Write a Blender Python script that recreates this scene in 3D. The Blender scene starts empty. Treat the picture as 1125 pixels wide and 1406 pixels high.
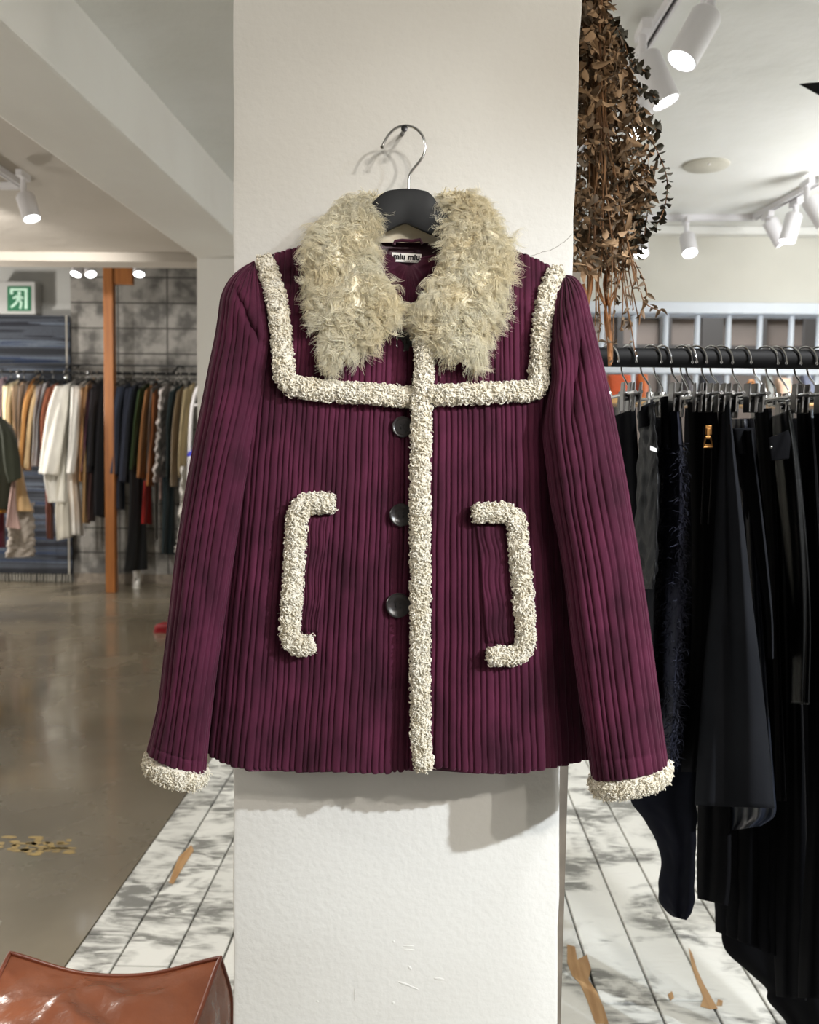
import bpy, math, random
import numpy as np
from mathutils import Matrix, Vector

random.seed(7)
rng = np.random.default_rng(7)
SC = bpy.context.scene
COL = SC.collection
PI = math.pi

# ------------------------------------------------------------------ camera
FPX, CX, CY, H = 1250.0, 562.5, 703.0, 1.25
def _n(v):
    v = np.array(v, float)
    return v / np.linalg.norm(v)
DOWN = _n((-243.0, 19697.0, FPX))
YV = np.array((23.0, 0.0, FPX))
YV[1] = -(DOWN[0] * YV[0] + DOWN[2] * YV[2]) / DOWN[1]
YV = _n(YV)
ZV = -DOWN
XV = np.cross(DOWN, YV)          # x right, y down, z forward is right handed
cam_d = bpy.data.cameras.new('camera')
cam = bpy.data.objects.new('camera', cam_d)
COL.objects.link(cam)
r_, u_, b_ = (XV[0], YV[0], ZV[0]), (-XV[1], -YV[1], -ZV[1]), (-XV[2], -YV[2], -ZV[2])
cam.matrix_world = Matrix(((r_[0], u_[0], b_[0], 0), (r_[1], u_[1], b_[1], 0), (r_[2], u_[2], b_[2], H), (0, 0, 0, 1)))
cam_d.sensor_fit = 'HORIZONTAL'
cam_d.sensor_width = 36.0
cam_d.lens = 36.0 * FPX / 1125.0
cam_d.clip_start = 0.05
cam_d.dof.use_dof = True
cam_d.dof.focus_distance = 1.17
cam_d.dof.aperture_fstop = (cam_d.lens / 1000.0) / 0.0042
SC.camera = cam

# ------------------------------------------------------------------ light
SC.view_settings.view_transform = 'Standard'
SC.view_settings.look = 'None'
SC.view_settings.gamma = 1.0
SC.view_settings.use_curve_mapping = False
SC.view_settings.exposure = 0.14
W = bpy.data.worlds.new('world')
SC.world = W
W.use_nodes = True
bgn = W.node_tree.nodes['Background']
bgn.inputs[0].default_value = (1.0, 0.94, 0.86, 1)
bgn.inputs[1].default_value = 0.15

def lamp(name, kind, loc, target, power, color=(1, 1, 1), size=0.05, angle=60, blend=0.5, parent=None):
    d = bpy.data.lights.new(name, kind)
    d.energy = power
    d.color = color
    if kind == 'SPOT':
        d.spot_size = math.radians(angle)
        d.spot_blend = blend
        d.shadow_soft_size = size
    elif kind == 'AREA':
        d.size = size
    else:
        d.shadow_soft_size = size
    o = bpy.data.objects.new(name, d)
    COL.objects.link(o)
    o.location = loc
    o.rotation_euler = (Vector(target) - Vector(loc)).to_track_quat('-Z', 'Y').to_euler()
    if parent:
        o.parent = parent
    return o

lamp('key_spot', 'SPOT', (2.55, -0.95, 2.58), (0.0, 1.25, 0.46), 540, (0.86, 0.93, 1.0), 0.03, 36, 0.7)
lamp('second_spot', 'SPOT', (2.0, -1.25, 2.58), (0.0, 1.25, 0.80), 120, (1.0, 0.95, 0.88), 0.025, 60, 0.8)
lamp('third_spot', 'SPOT', (1.3, -1.4, 2.58), (0.05, 1.25, 1.55), 62, (1.0, 0.93, 0.84), 0.04, 60, 0.8)
# added point lights that fill the rooms, all out of view
for p, e, c in (((2.9, 3.3, 2.2), 36, (.97, .98, 1.0)), ((2.3, 4.3, 2.0), 36, (.97, .98, 1.0)), ((1.9, -1.6, 2.0), 26, (1, .95, .88)), ((-2.6, 0.6, 2.0), 60, (1, .96, .9)),
                ((-4.2, 3.6, 1.9), 60, (1, .95, .88)), ((-4.9, 6.9, 1.5), 250, (1, .95, .88))):
    lamp('fill_point', 'POINT', p, (p[0], p[1], 0), e, c, 0.16)
lamp('floor_fill_spot', 'SPOT', (0.95, 0.75, 2.55), (0.62, 2.5, 0.0), 130, (0.97, 0.98, 1.0), 0.05, 60, 0.7)  # this and the next: unseen spots added to brighten the floor boards
lamp('floor_fill_spot', 'SPOT', (-0.75, 1.2, 2.55), (-0.6, 2.5, 0.0), 120, (1, 0.98, 0.95), 0.05, 60, 0.7)
lamp('collar_fill_spot', 'SPOT', (1.1, -1.5, 2.58), (-0.02, 1.15, 1.51), 75, (1.0, 0.97, 0.93), 0.03, 14, 0.9)  # extra narrow spot, added to brighten the fur collar
lamp('bay_fill_spot', 'SPOT', (-2.65, 4.9, 2.58), (-2.9, 8.1, 1.35), 190, (1.0, 0.96, 0.9), 0.05, 75, 0.6)  # added out of view to light the fronts of the far coats
lamp('passage_sky', 'AREA', (2.0, 6.5, 3.5), (2.0, 6.5, 0), 120, (0.75, 0.88, 1.0), 1.2)

# ------------------------------------------------------------------ helpers
def at(px, py, Y):
    px, py, Y = np.broadcast_arrays(np.asarray(px, float), np.asarray(py, float), np.asarray(Y, float))
    d = np.stack([(px - CX) / FPX, (py - CY) / FPX, np.ones_like(px)], -1)
    w = np.stack([d @ XV, d @ YV, d @ ZV], -1)
    w = w * (Y / w[..., 1])[..., None]
    w[..., 2] += H
    return w

def atz(px, py, z):
    px, py = np.broadcast_arrays(np.asarray(px, float), np.asarray(py, float))
    d = np.stack([(px - CX) / FPX, (py - CY) / FPX, np.ones_like(px)], -1)
    w = np.stack([d @ XV, d @ YV, d @ ZV], -1)
    w = w * ((z - H) / w[..., 2])[..., None]
    w[..., 2] += H
    return w

def lin(c):
    return tuple((v / 255 / 12.92) if v / 255 <= 0.04045 else ((v / 255 + 0.055) / 1.055) ** 2.4 for v in c)

MATS = {}
def mat(name, c1, c2=None, rough=0.6, scale=8.0, stretch=(1, 1, 1), lo=0.35, hi=0.65, bump=0.0, bscale=60.0, bdist=0.004,
        metal=0.0, sheen=0.0, sheen_col=None, coat=0.0, detail=4.0, emit=None, estr=0.0, spec=0.5, distort=0.0):
    m = bpy.data.materials.new(name)
    m.use_nodes = True
    nt = m.node_tree
    b = nt.nodes['Principled BSDF']
    a1 = (*lin(c1), 1)
    b.inputs['Base Color'].default_value = a1
    b.inputs['Roughness'].default_value = rough
    b.inputs['Metallic'].default_value = metal
    b.inputs['Specular IOR Level'].default_value = spec
    if sheen:
        b.inputs['Sheen Weight'].default_value = sheen
        b.inputs['Sheen Roughness'].default_value = 0.4
        if sheen_col:
            b.inputs['Sheen Tint'].default_value = (*lin(sheen_col), 1)
    if coat:
        b.inputs['Coat Weight'].default_value = coat
    if emit:
        b.inputs['Emission Color'].default_value = (*emit, 1)
        b.inputs['Emission Strength'].default_value = estr
    tc = mp = None
    if c2 or bump:
        tc = nt.nodes.new('ShaderNodeTexCoord')
        mp = nt.nodes.new('ShaderNodeMapping')
        mp.inputs['Scale'].default_value = stretch
        nt.links.new(tc.outputs['Object'], mp.inputs[0])
    if c2:
        no = nt.nodes.new('ShaderNodeTexNoise')
        no.inputs['Scale'].default_value = scale
        no.inputs['Detail'].default_value = detail
        no.inputs['Distortion'].default_value = distort
        nt.links.new(mp.outputs[0], no.inputs['Vector'])
        rp = nt.nodes.new('ShaderNodeValToRGB')
        rp.color_ramp.elements[0].position = lo
        rp.color_ramp.elements[1].position = hi
        rp.color_ramp.elements[0].color = a1
        rp.color_ramp.elements[1].color = (*lin(c2), 1)
        nt.links.new(no.outputs['Fac'], rp.inputs[0])
        nt.links.new(rp.outputs[0], b.inputs['Base Color'])
    if bump:
        n2 = nt.nodes.new('ShaderNodeTexNoise')
        n2.inputs['Scale'].default_value = bscale
        n2.inputs['Detail'].default_value = 5
        nt.links.new(mp.outputs[0], n2.inputs['Vector'])
        bp = nt.nodes.new('ShaderNodeBump')
        bp.inputs['Strength'].default_value = bump
        bp.inputs['Distance'].default_value = bdist
        nt.links.new(n2.outputs['Fac'], bp.inputs['Height'])
        nt.links.new(bp.outputs[0], b.inputs['Normal'])
    MATS[name] = m
    return m

def fast_mesh(name, V, F4=None, F3=None, smooth=True):
    V = np.asarray(V, np.float32).reshape(-1, 3)
    me = bpy.data.meshes.new(name)
    me.vertices.add(len(V))
    me.vertices.foreach_set('co', V.ravel())
    loops, starts, n = [], [], 0
    if F4 is not None and len(F4):
        F4 = np.asarray(F4, np.int32).reshape(-1, 4)
        loops.append(F4.ravel())
        starts.append(np.arange(len(F4)) * 4)
        n += F4.size
    if F3 is not None and len(F3):
        F3 = np.asarray(F3, np.int32).reshape(-1, 3)
        loops.append(F3.ravel())
        starts.append(n + np.arange(len(F3)) * 3)
    loops = np.concatenate(loops).astype(np.int32)
    starts = np.concatenate(starts).astype(np.int32)
    me.loops.add(len(loops))
    me.loops.foreach_set('vertex_index', loops)
    me.polygons.add(len(starts))
    me.polygons.foreach_set('loop_start', starts)
    me.update(calc_edges=True)
    me.validate()
    if smooth:
        me.polygons.foreach_set('use_smooth', np.ones(len(me.polygons), bool))
    return me

def link(name, me, m, parent=None, label=None, cat=None, group=None, kind=None):
    o = bpy.data.objects.new(name, me)
    COL.objects.link(o)
    if m is not None and me is not None and hasattr(me, 'materials') and not me.materials:
        me.materials.append(m)
    if parent is not None:
        o.parent = parent
        o.matrix_parent_inverse = Matrix.Translation(-parent.location)
    tag(o, label, cat, group, kind)
    return o

def tag(o, label=None, cat=None, group=None, kind=None):
    for k, v in (('label', label), ('category', cat), ('group', group), ('kind', kind)):
        if v:
            o[k] = v
    return o

def thing(name, loc, label, cat, group=None):
    o = bpy.data.objects.new(name, None)
    o.empty_display_size = 0.05
    COL.objects.link(o)
    o.location = tuple(float(v) for v in loc)
    return tag(o, label, cat, group)

class MB:
    """Collects boxes, pipes, lathes and polygons for ONE mesh."""
    def __init__(s):
        s.v, s.f = [], []
    def add(s, V, F):
        k = len(s.v)
        s.v += [tuple(map(float, p)) for p in V]
        s.f += [tuple(i + k for i in f) for f in F]
        return s
    def box(s, lo, hi):
        (a, b, c), (d, e, f) = lo, hi
        return s.add([(a, b, c), (d, b, c), (d, e, c), (a, e, c), (a, b, f), (d, b, f), (d, e, f), (a, e, f)],
                     [(0, 3, 2, 1), (4, 5, 6, 7), (0, 1, 5, 4), (1, 2, 6, 5), (2, 3, 7, 6), (3, 0, 4, 7)])
    def pipe(s, P, r, n=10, cap=True):
        P = np.asarray(P, float)
        r = np.broadcast_to(np.asarray(r, float), (len(P),))
        T = np.gradient(P, axis=0)
        T /= np.linalg.norm(T, axis=1)[:, None] + 1e-12
        ref = np.array((0.0, 0.0, 1.0)) if abs(T[0][2]) < 0.9 else np.array((1.0, 0.0, 0.0))
        V, F = [], []
        e = np.cross(T[0], ref); e /= np.linalg.norm(e)
        for i in range(len(P)):
            e = e - T[i] * np.dot(e, T[i]); e /= np.linalg.norm(e) + 1e-12
            g = np.cross(T[i], e)
            for k in range(n):
                a = 2 * PI * k / n
                V.append(P[i] + r[i] * (math.cos(a) * e + math.sin(a) * g))
        for i in range(len(P) - 1):
            for k in range(n):
                k2 = (k + 1) % n
                F.append((i * n + k, i * n + k2, (i + 1) * n + k2, (i + 1) * n + k))
        if cap:
            F.append(tuple(range(n))[::-1]); F.append(tuple((len(P) - 1) * n + k for k in range(n)))
        return s.add(V, F)
    def lathe(s, prof, origin, axis, n=28):
        """prof: (radius, along) pairs; axis: unit vector."""
        ax = _n(axis)
        ref = np.array((0, 0, 1.0)) if abs(ax[2]) < 0.9 else np.array((1.0, 0, 0))
        e = _n(np.cross(ax, ref)); g = np.cross(ax, e)
        V, F = [], []
        for r, h in prof:
            for k in range(n):
                a = 2 * PI * k / n
                V.append(np.asarray(origin) + ax * h + r * (math.cos(a) * e + math.sin(a) * g))
        m = len(prof)
        for i in range(m - 1):
            for k in range(n):
                k2 = (k + 1) % n
                F.append((i * n + k, i * n + k2, (i + 1) * n + k2, (i + 1) * n + k))
        F.append(tuple(range(n))[::-1]); F.append(tuple((m - 1) * n + k for k in range(n)))
        return s.add(V, F)
    def slab(s, P, off):
        """polygon P (list of points) extruded by vector off"""
        n = len(P)
        P = [np.asarray(p, float) for p in P]
        return s.add(P + [p + np.asarray(off) for p in P],
                     [tuple(range(n)), tuple(range(2 * n - 1, n - 1, -1))] + [(i, i + n, (i + 1) % n + n, (i + 1) % n) for i in range(n)])
    def build(s, name, m, parent=None, smooth=False, bevel=0.0, **kw):
        me = bpy.data.meshes.new(name)
        me.from_pydata(s.v, [], s.f)
        import bmesh
        bm = bmesh.new(); bm.from_mesh(me)
        bmesh.ops.recalc_face_normals(bm, faces=bm.faces)
        bm.to_mesh(me); bm.free()
        if smooth:
            me.polygons.foreach_set('use_smooth', np.ones(len(me.polygons), bool))
            try:
                me.set_sharp_from_angle(angle=math.radians(40))
            except Exception:
                pass
        o = link(name, me, m, parent, **kw)
        if bevel:
            b = o.modifiers.new('soft', 'BEVEL'); b.width = bevel; b.segments = 2; b.limit_method = 'ANGLE'
        return o

def spline(P, N):
    """Catmull-Rom through P, N samples, uniform in index."""
    P = np.asarray(P, float)
    if P.ndim == 1:
        P = P[:, None]
    k = len(P)
    Q = np.vstack([2 * P[0] - P[1], P, 2 * P[-1] - P[-2]])
    t = np.linspace(0, k - 1 - 1e-9, N)
    i = t.astype(int); f = (t - i)[:, None]
    a, b, c, d = Q[i], Q[i + 1], Q[i + 2], Q[i + 3]
    return 0.5 * (2 * b + (c - a) * f + (2 * a - 5 * b + 4 * c - d) * f ** 2 + (3 * b - a - 3 * c + d) * f ** 3)

def polysample(P, step):
    """Resample a polyline evenly (linear), returns points"""
    P = np.asarray(P, float)
    s = np.r_[0, np.cumsum(np.linalg.norm(np.diff(P, axis=0), axis=1))]
    n = max(2, int(s[-1] / step) + 1)
    q = np.linspace(0, s[-1], n)
    return np.stack([np.interp(q, s, P[:, k]) for k in range(P.shape[1])], 1)

def prof(t, pts):
    if np.isscalar(pts):
        return np.full_like(t, float(pts))
    p = np.asarray(pts, float)
    return np.interp(t, p[:, 0], p[:, 1])

def ribfun(s, alt=True, jit=1.0):
    """corduroy height 0..1 over rib coordinate s (one wide + one narrow wale per 2 units)"""
    s = s + jit * 0.16 * np.sin(s * 0.83 + 1.0) + jit * 0.12 * np.sin(s * 0.37)
    if alt:
        k = np.floor(s / 2); f = s - 2 * k
        w = 1.22
        g = np.where(f < w, f / w, (f - w) / (2 - w))
        amp = np.where(f < w, 1.0, 0.75)
    else:
        g = s - np.floor(s); amp = 1.0
    return amp * (1 - np.abs(2 * g - 1) ** 3.6)

def tube(name, L, R, m, parent, N=120, M=64, yc=1.2, hd=0.03, e=0.75, ribs=0.0, ramp=0.0018, fold=None, cap=True, pxf=None, jit=1.0, wrinkle=0.0, slant=0.0, sag=0.0, scallop=0.0, **kw):
    """Closed tube whose silhouette follows the outlines L and R; depth centre yc(t) and half depth hd(t).
    Returns object and the front grid (px, py, Y)."""
    t = np.linspace(0, 1, N)
    th = np.linspace(0, 2 * PI, 4001)
    cs, sn = np.cos(th), np.sin(th)
    cx = np.sign(cs) * np.abs(cs) ** e
    sy = np.sign(sn) * np.abs(sn) ** e
    if pxf is None:
        Lp, Rp = spline(L, N), spline(R, N)
        width = float(np.mean(np.linalg.norm(Rp - Lp, axis=1)))
    else:
        width = 470.0
    hdm = float(np.mean(prof(t, hd))); ycm = float(np.mean(prof(t, yc)))
    ppm = FPX / ycm
    arc = np.r_[0, np.cumsum(np.hypot(np.diff(cx) * width / 2 / ppm, np.diff(sy) * hdm))]
    q = np.linspace(0, arc[-1], M + 1)[:-1]
    cx = np.interp(q, arc, cx); sy = np.interp(q, arc, sy)
    u = (1 - cx) / 2                                  # 0 at left outline, 1 at right
    U, T = np.meshgrid(u, t)
    if pxf is None:
        PX = Lp[:, 0][:, None] * (1 - U) + Rp[:, 0][:, None] * U
        PY = Lp[:, 1][:, None] * (1 - U) + Rp[:, 1][:, None] * U
    else:
        PX, PY = pxf(U, T)
    Y = prof(t, yc)[:, None] - prof(t, hd)[:, None] * sy[None, :]
    Y = Y + slant * (U - 0.5)
    PY = PY + sag * sy[None, :] * T ** 6
    if fold is not None:
        front = np.clip(sy, 0, 1)[None, :]
        Y = Y - fold(PX, PY, U, T) * front
    P = at(PX, PY, Y)
    if ribs or wrinkle:
        du = np.roll(P, -1, 1) - np.roll(P, 1, 1)
        dv = np.gradient(P, axis=0)
        nn = np.cross(du, dv)
        nn /= np.linalg.norm(nn, axis=2)[:, :, None] + 1e-12
        cen = P.mean(axis=1, keepdims=True)
        if np.mean(np.sum(nn * (P - cen), 2)) < 0:
            nn = -nn
        h = 0
        if ribs:
            tot = max(2, 2 * round(arc[-1] / ribs / 2))
            S = (q / arc[-1] * tot)[None, :] + 0.05 * np.sin(T * 19 + U * 5) + 0.03 * np.sin(T * 47 + U * 11)
            h = h + ramp * ribfun(S, True, jit)
        if wrinkle:
            h = h + wrinkle * (np.sin(T * 60 + 3 * np.sin(U * 9)) * 0.5 + np.sin(T * 23 + U * 14) * 0.5)
        P = P + nn * h[:, :, None]
        if scallop:
            P[:, :, 2] -= scallop * ribfun(S, True, jit) * T ** 90
    V = P.reshape(-1, 3)
    i = np.arange(N - 1)[:, None]; k = np.arange(M)[None, :]; k2 = (k + 1) % M
    F = np.stack([i * M + k, i * M + k2, (i + 1) * M + k2, (i + 1) * M + k], -1).reshape(-1, 4)
    F3 = None
    if cap:
        c0, c1 = P[0].mean(0), P[-1].mean(0)
        V = np.vstack([V, c0, c1])
        k = np.arange(M); k2 = (k + 1) % M
        F3 = np.vstack([np.stack([k2, k, np.full(M, N * M)], 1), np.stack([(N - 1) * M + k, (N - 1) * M + k2, np.full(M, N * M + 1)], 1)])
    me = fast_mesh(name, V, F, F3)
    o = link(name, me, m, parent, **kw)
    fr = np.where(sy > 0.02)[0]
    return o, (PX[:, fr], PY[:, fr], P[:, fr, 1])

def strands(root, nrm, flow, length, rad, A, turns, phase, lift, K=9, sides=3, taper=0.8, droop=0.0, puff=0.8):
    """many thin curled fibres as tubes: returns verts, quads"""
    n = len(root)
    s = np.linspace(0, 1, K)[None, :, None]
    e1 = np.cross(nrm, flow); e1 /= np.linalg.norm(e1, axis=1)[:, None] + 1e-9
    length = length[:, None, None]
    ang = (2 * PI * turns)[:, None, None] * s + phase[:, None, None]
    c0 = np.cos(phase)[:, None, None]; s0 = np.sin(phase)[:, None, None]
    Aa = A[:, None, None]
    P = (root[:, None] + flow[:, None] * length * s + nrm[:, None] * length * lift[:, None, None] * (s - 0.45 * s * s)
         + e1[:, None] * Aa * (np.cos(ang) - c0) * np.minimum(1, 2.0 * s) + nrm[:, None] * Aa * puff * (np.sin(ang) - s0) * np.minimum(1, 2.0 * s))
    P[:, :, 2] -= (droop * length * s * s)[:, :, 0]
    T = np.gradient(P, axis=1)
    T /= np.linalg.norm(T, axis=2)[:, :, None] + 1e-12
    ref = np.array((0.31, 0.55, 0.77))
    a = np.cross(T, ref); a /= np.linalg.norm(a, axis=2)[:, :, None] + 1e-9
    b = np.cross(T, a)
    r = (rad[:, None] * (1 - taper * s[0, :, 0] ** 2))[:, :, None]
    V = np.stack([P + r * (math.cos(2 * PI * k / sides) * a + math.sin(2 * PI * k / sides) * b) for k in range(sides)], 2)
    base = (np.arange(n) * K * sides)[:, None, None] + (np.arange(K - 1) * sides)[None, :, None]
    k = np.arange(sides)[None, None, :]; k2 = (k + 1) % sides
    F = np.stack([base + k, base + k2, base + sides + k2, base + sides + k], -1).reshape(-1, 4)
    return V.reshape(-1, 3), F

def rand(n, a, b):
    return rng.uniform(a, b, n)

def unit(v):
    return v / (np.linalg.norm(v, axis=-1, keepdims=True) + 1e-12)

# ================================================================== MATERIALS
mat('plaster_white', (224, 222, 216), (216, 213, 206), rough=0.75, scale=3, bump=0.25, bscale=100, bdist=0.004)
mat('ceiling_white', (228, 228, 224), (220, 220, 214), rough=0.85, scale=1.5, bump=0.35, bscale=6, bdist=0.02)
mat('beam_white', (226, 224, 218), (219, 215, 208), rough=0.8, scale=1.2, bump=0.35, bscale=9, bdist=0.012)
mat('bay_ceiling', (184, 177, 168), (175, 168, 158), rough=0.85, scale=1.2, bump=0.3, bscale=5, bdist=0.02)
mat('far_wall', (156, 156, 153), (146, 146, 143), rough=0.85, scale=2)
mat('cream_wall', (208, 206, 196), (200, 198, 188), rough=0.85, scale=2)
mat('batten', (120, 110, 98), (98, 90, 80), rough=0.7, scale=20)
mat('white_metal', (222, 220, 222), rough=0.45)
mat('grille_white', (205, 212, 220), rough=0.4)
mat('post_wood', (158, 98, 42), (136, 80, 32), rough=0.45, scale=5, stretch=(8, 8, 0.6))
mat('black_paint', (13, 13, 14), rough=0.6, spec=.18)
mat('chrome', (205, 205, 205), rough=0.16, metal=1.0)
mat('dark_metal', (70, 70, 72), rough=0.35, metal=1.0)
mat('lens', (255, 255, 255), rough=0.4, emit=(0.95, 0.98, 1.0), estr=9.0)
mat('street_brown', (122, 104, 92), (104, 90, 80), rough=0.9, scale=2)
mat('street_dark', (70, 62, 56), rough=0.9)

def glossy_concrete():
    m = mat('polished_concrete', (128, 119, 102), (96, 89, 76), rough=0.24, scale=0.9, lo=0.35, hi=0.68, detail=7, bump=0.04, bscale=9, distort=0.6)
    nt = m.node_tree; b = nt.nodes['Principled BSDF']
    tc = nt.nodes.new('ShaderNodeTexCoord')
    n = nt.nodes.new('ShaderNodeTexNoise'); n.inputs['Scale'].default_value = 2.3; n.inputs['Detail'].default_value = 6
    nt.links.new(tc.outputs['Object'], n.inputs['Vector'])
    r = nt.nodes.new('ShaderNodeMapRange')
    r.inputs[1].default_value = 0.3; r.inputs[2].default_value = 0.7; r.inputs[3].default_value = 0.12; r.inputs[4].default_value = 0.36
    nt.links.new(n.outputs['Fac'], r.inputs[0]); nt.links.new(r.outputs[0], b.inputs['Roughness'])
    b.inputs['Coat Weight'].default_value = 0.25
    b.inputs['Coat Roughness'].default_value = 0.08
    return m
glossy_concrete()
mat('floor_mark', (176, 150, 92), (150, 128, 84), rough=0.4, scale=30)

def plank_paint():
    m = bpy.data.materials.new('worn_white_boards'); m.use_nodes = True
    nt = m.node_tree; b = nt.nodes['Principled BSDF']; L = nt.links.new
    b.inputs['Roughness'].default_value = 0.5
    tc = nt.nodes.new('ShaderNodeTexCoord')
    def noise(scale, stretch, rot=0.0, detail=6, dist=0.0):
        mp = nt.nodes.new('ShaderNodeMapping'); mp.inputs['Scale'].default_value = stretch; mp.inputs['Rotation'].default_value = (0, 0, rot)
        n = nt.nodes.new('ShaderNodeTexNoise'); n.inputs['Scale'].default_value = scale; n.inputs['Detail'].default_value = detail
        n.inputs['Distortion'].default_value = dist
        L(tc.outputs['Object'], mp.inputs[0]); L(mp.outputs[0], n.inputs['Vector'])
        return n.outputs['Fac']
    def ramp(f, lo, hi, a=0.0, c=1.0):
        r = nt.nodes.new('ShaderNodeMapRange'); r.inputs[1].default_value = lo; r.inputs[2].default_value = hi
        r.inputs[3].default_value = a; r.inputs[4].default_value = c; L(f, r.inputs[0]); return r.outputs[0]
    def mul(a, c):
        k = nt.nodes.new('ShaderNodeMath'); k.operation = 'MULTIPLY'; L(a, k.inputs[0]); L(c, k.inputs[1]); return k.outputs[0]
    patch = ramp(noise(3.4, (1.0, 1.3, 1), 0.6, 6, 1.2), 0.42, 0.60)
    brush = ramp(noise(9, (1.0, 2.6, 1), 0.75, 9, 1.4), 0.36, 0.62)
    fine = ramp(noise(48, (0.7, 5.0, 1), 0.9, 6, 0.4), 0.38, 0.66)
    grey = mul(patch, ramp(mul(brush, ramp(fine, 0, 1, 0.45, 1.0)), 0.0, 0.7))
    attr = nt.nodes.new('ShaderNodeAttribute'); attr.attribute_name = 'tone'
    mx = nt.nodes.new('ShaderNodeMix'); mx.data_type = 'RGBA'
    mx.inputs[6].default_value = (*lin((232, 232, 227)), 1); mx.inputs[7].default_value = (*lin((132, 132, 128)), 1)
    L(ramp(grey, 0.02, 0.62, 0.0, 1.0), mx.inputs[0])
    mx2 = nt.nodes.new('ShaderNodeMix'); mx2.data_type = 'RGBA'; mx2.blend_type = 'MULTIPLY'; mx2.inputs[0].default_value = 1.0
    L(mx.outputs[2], mx2.inputs[6]); L(attr.outputs['Color'], mx2.inputs[7])
    L(mx2.outputs[2], b.inputs['Base Color'])
    bp = nt.nodes.new('ShaderNodeBump'); bp.inputs['Strength'].default_value = 0.35; bp.inputs['Distance'].default_value = 0.003
    L(brush, bp.inputs['Height']); L(bp.outputs[0], b.inputs['Normal'])
    MATS['worn_white_boards'] = m
plank_paint()
mat('bare_wood', (190, 152, 106), (164, 124, 80), rough=0.6, scale=6, stretch=(14, 1.5, 1))
mat('board_gap', (70, 62, 52), rough=0.9)

def block_wall():
    m = bpy.data.materials.new('grey_blocks'); m.use_nodes = True
    nt = m.node_tree; b = nt.nodes['Principled BSDF']; L = nt.links.new
    b.inputs['Roughness'].default_value = 0.9
    tc = nt.nodes.new('ShaderNodeTexCoord'); mp = nt.nodes.new('ShaderNodeMapping'); L(tc.outputs['Object'], mp.inputs[0])
    mp.inputs['Rotation'].default_value = (PI / 2, 0, 0)
    mp.inputs['Location'].default_value = (0.12, 0.055, 0)
    br = nt.nodes.new('ShaderNodeTexBrick'); br.offset = 0.0; br.inputs['Scale'].default_value = 1.0
    br.inputs['Brick Width'].default_value = 0.46; br.inputs['Row Height'].default_value = 0.233; br.inputs['Mortar Size'].default_value = 0.008
    br.inputs['Mortar Smooth'].default_value = 0.3
    L(mp.outputs[0], br.inputs['Vector'])
    n = nt.nodes.new('ShaderNodeTexNoise'); n.inputs['Scale'].default_value = 7; n.inputs['Detail'].default_value = 8; L(tc.outputs['Object'], n.inputs['Vector'])
    rp = nt.nodes.new('ShaderNodeValToRGB'); rp.color_ramp.elements[0].position = 0.36; rp.color_ramp.elements[1].position = 0.6
    rp.color_ramp.elements[0].color = (*lin((80, 78, 75)), 1); rp.color_ramp.elements[1].color = (*lin((134, 131, 126)), 1)
    L(n.outputs['Fac'], rp.inputs[0])
    mx = nt.nodes.new('ShaderNodeMix'); mx.data_type = 'RGBA'
    L(br.outputs['Fac'], mx.inputs[0]); L(rp.outputs[0], mx.inputs[6]); mx.inputs[7].default_value = (*lin((58, 56, 53)), 1)
    L(mx.outputs[2], b.inputs['Base Color'])
    MATS['grey_blocks'] = m
block_wall()

# ================================================================== ROOM
ZC = 2.65
def struct(mb, name, m, **k):
    return mb.build(name, MATS[m], kind='structure', **k)

struct(MB().box((-7.0, -3.2, -0.12), (-0.862, 9.0, 0.0)), 'floor_concrete', 'polished_concrete')
# painted boards
def boards():
    V, F, tones, x = [], [], [], -0.862
    first = True
    while x < 3.3:
        w = 0.128 + random.uniform(-0.006, 0.008)
        if first:
            w = 0.118; first = False
        y = -1.0 - random.random()
        while y < 5.75:
            ln = random.uniform(1.1, 2.3)
            g = 0.0028
            a, c, d, e, z = x + g, y + g, x + w - g, min(y + ln - g, 5.8), random.uniform(-0.0008, 0.0008)
            k = len(V)
            bv = 0.002
            V += [(a, c, -0.03), (d, c, -0.03), (d, e, -0.03), (a, e, -0.03), (a, c, z - bv), (d, c, z - bv), (d, e, z - bv), (a, e, z - bv),
                  (a + bv, c + bv, z), (d - bv, c + bv, z), (d - bv, e - bv, z), (a + bv, e - bv, z)]
            F += [tuple(k + i for i in f) for f in ((0, 1, 5, 4), (1, 2, 6, 5), (2, 3, 7, 6), (3, 0, 4, 7), (4, 5, 9, 8), (5, 6, 10, 9), (6, 7, 11, 10), (7, 4, 8, 11), (8, 9, 10, 11))]
            t = random.uniform(0.86, 1.0)
            tones += [t] * 9
            y += ln
        x += w
    me = bpy.data.meshes.new('floor_boards')
    me.from_pydata(V, [], F)
    at_ = me.attributes.new('tone', 'FLOAT_COLOR', 'FACE')
    for i, t in enumerate(tones):
        at_.data[i].color = (t, t, t * 0.99, 1)
    me.materials.append(MATS['worn_white_boards'])
    link('floor_boards', me, None, kind='structure')
boards()
struct(MB().box((-0.862, -3.2, -0.12), (3.4, 5.8, -0.012)), 'floor_under_boards', 'board_gap')
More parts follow.
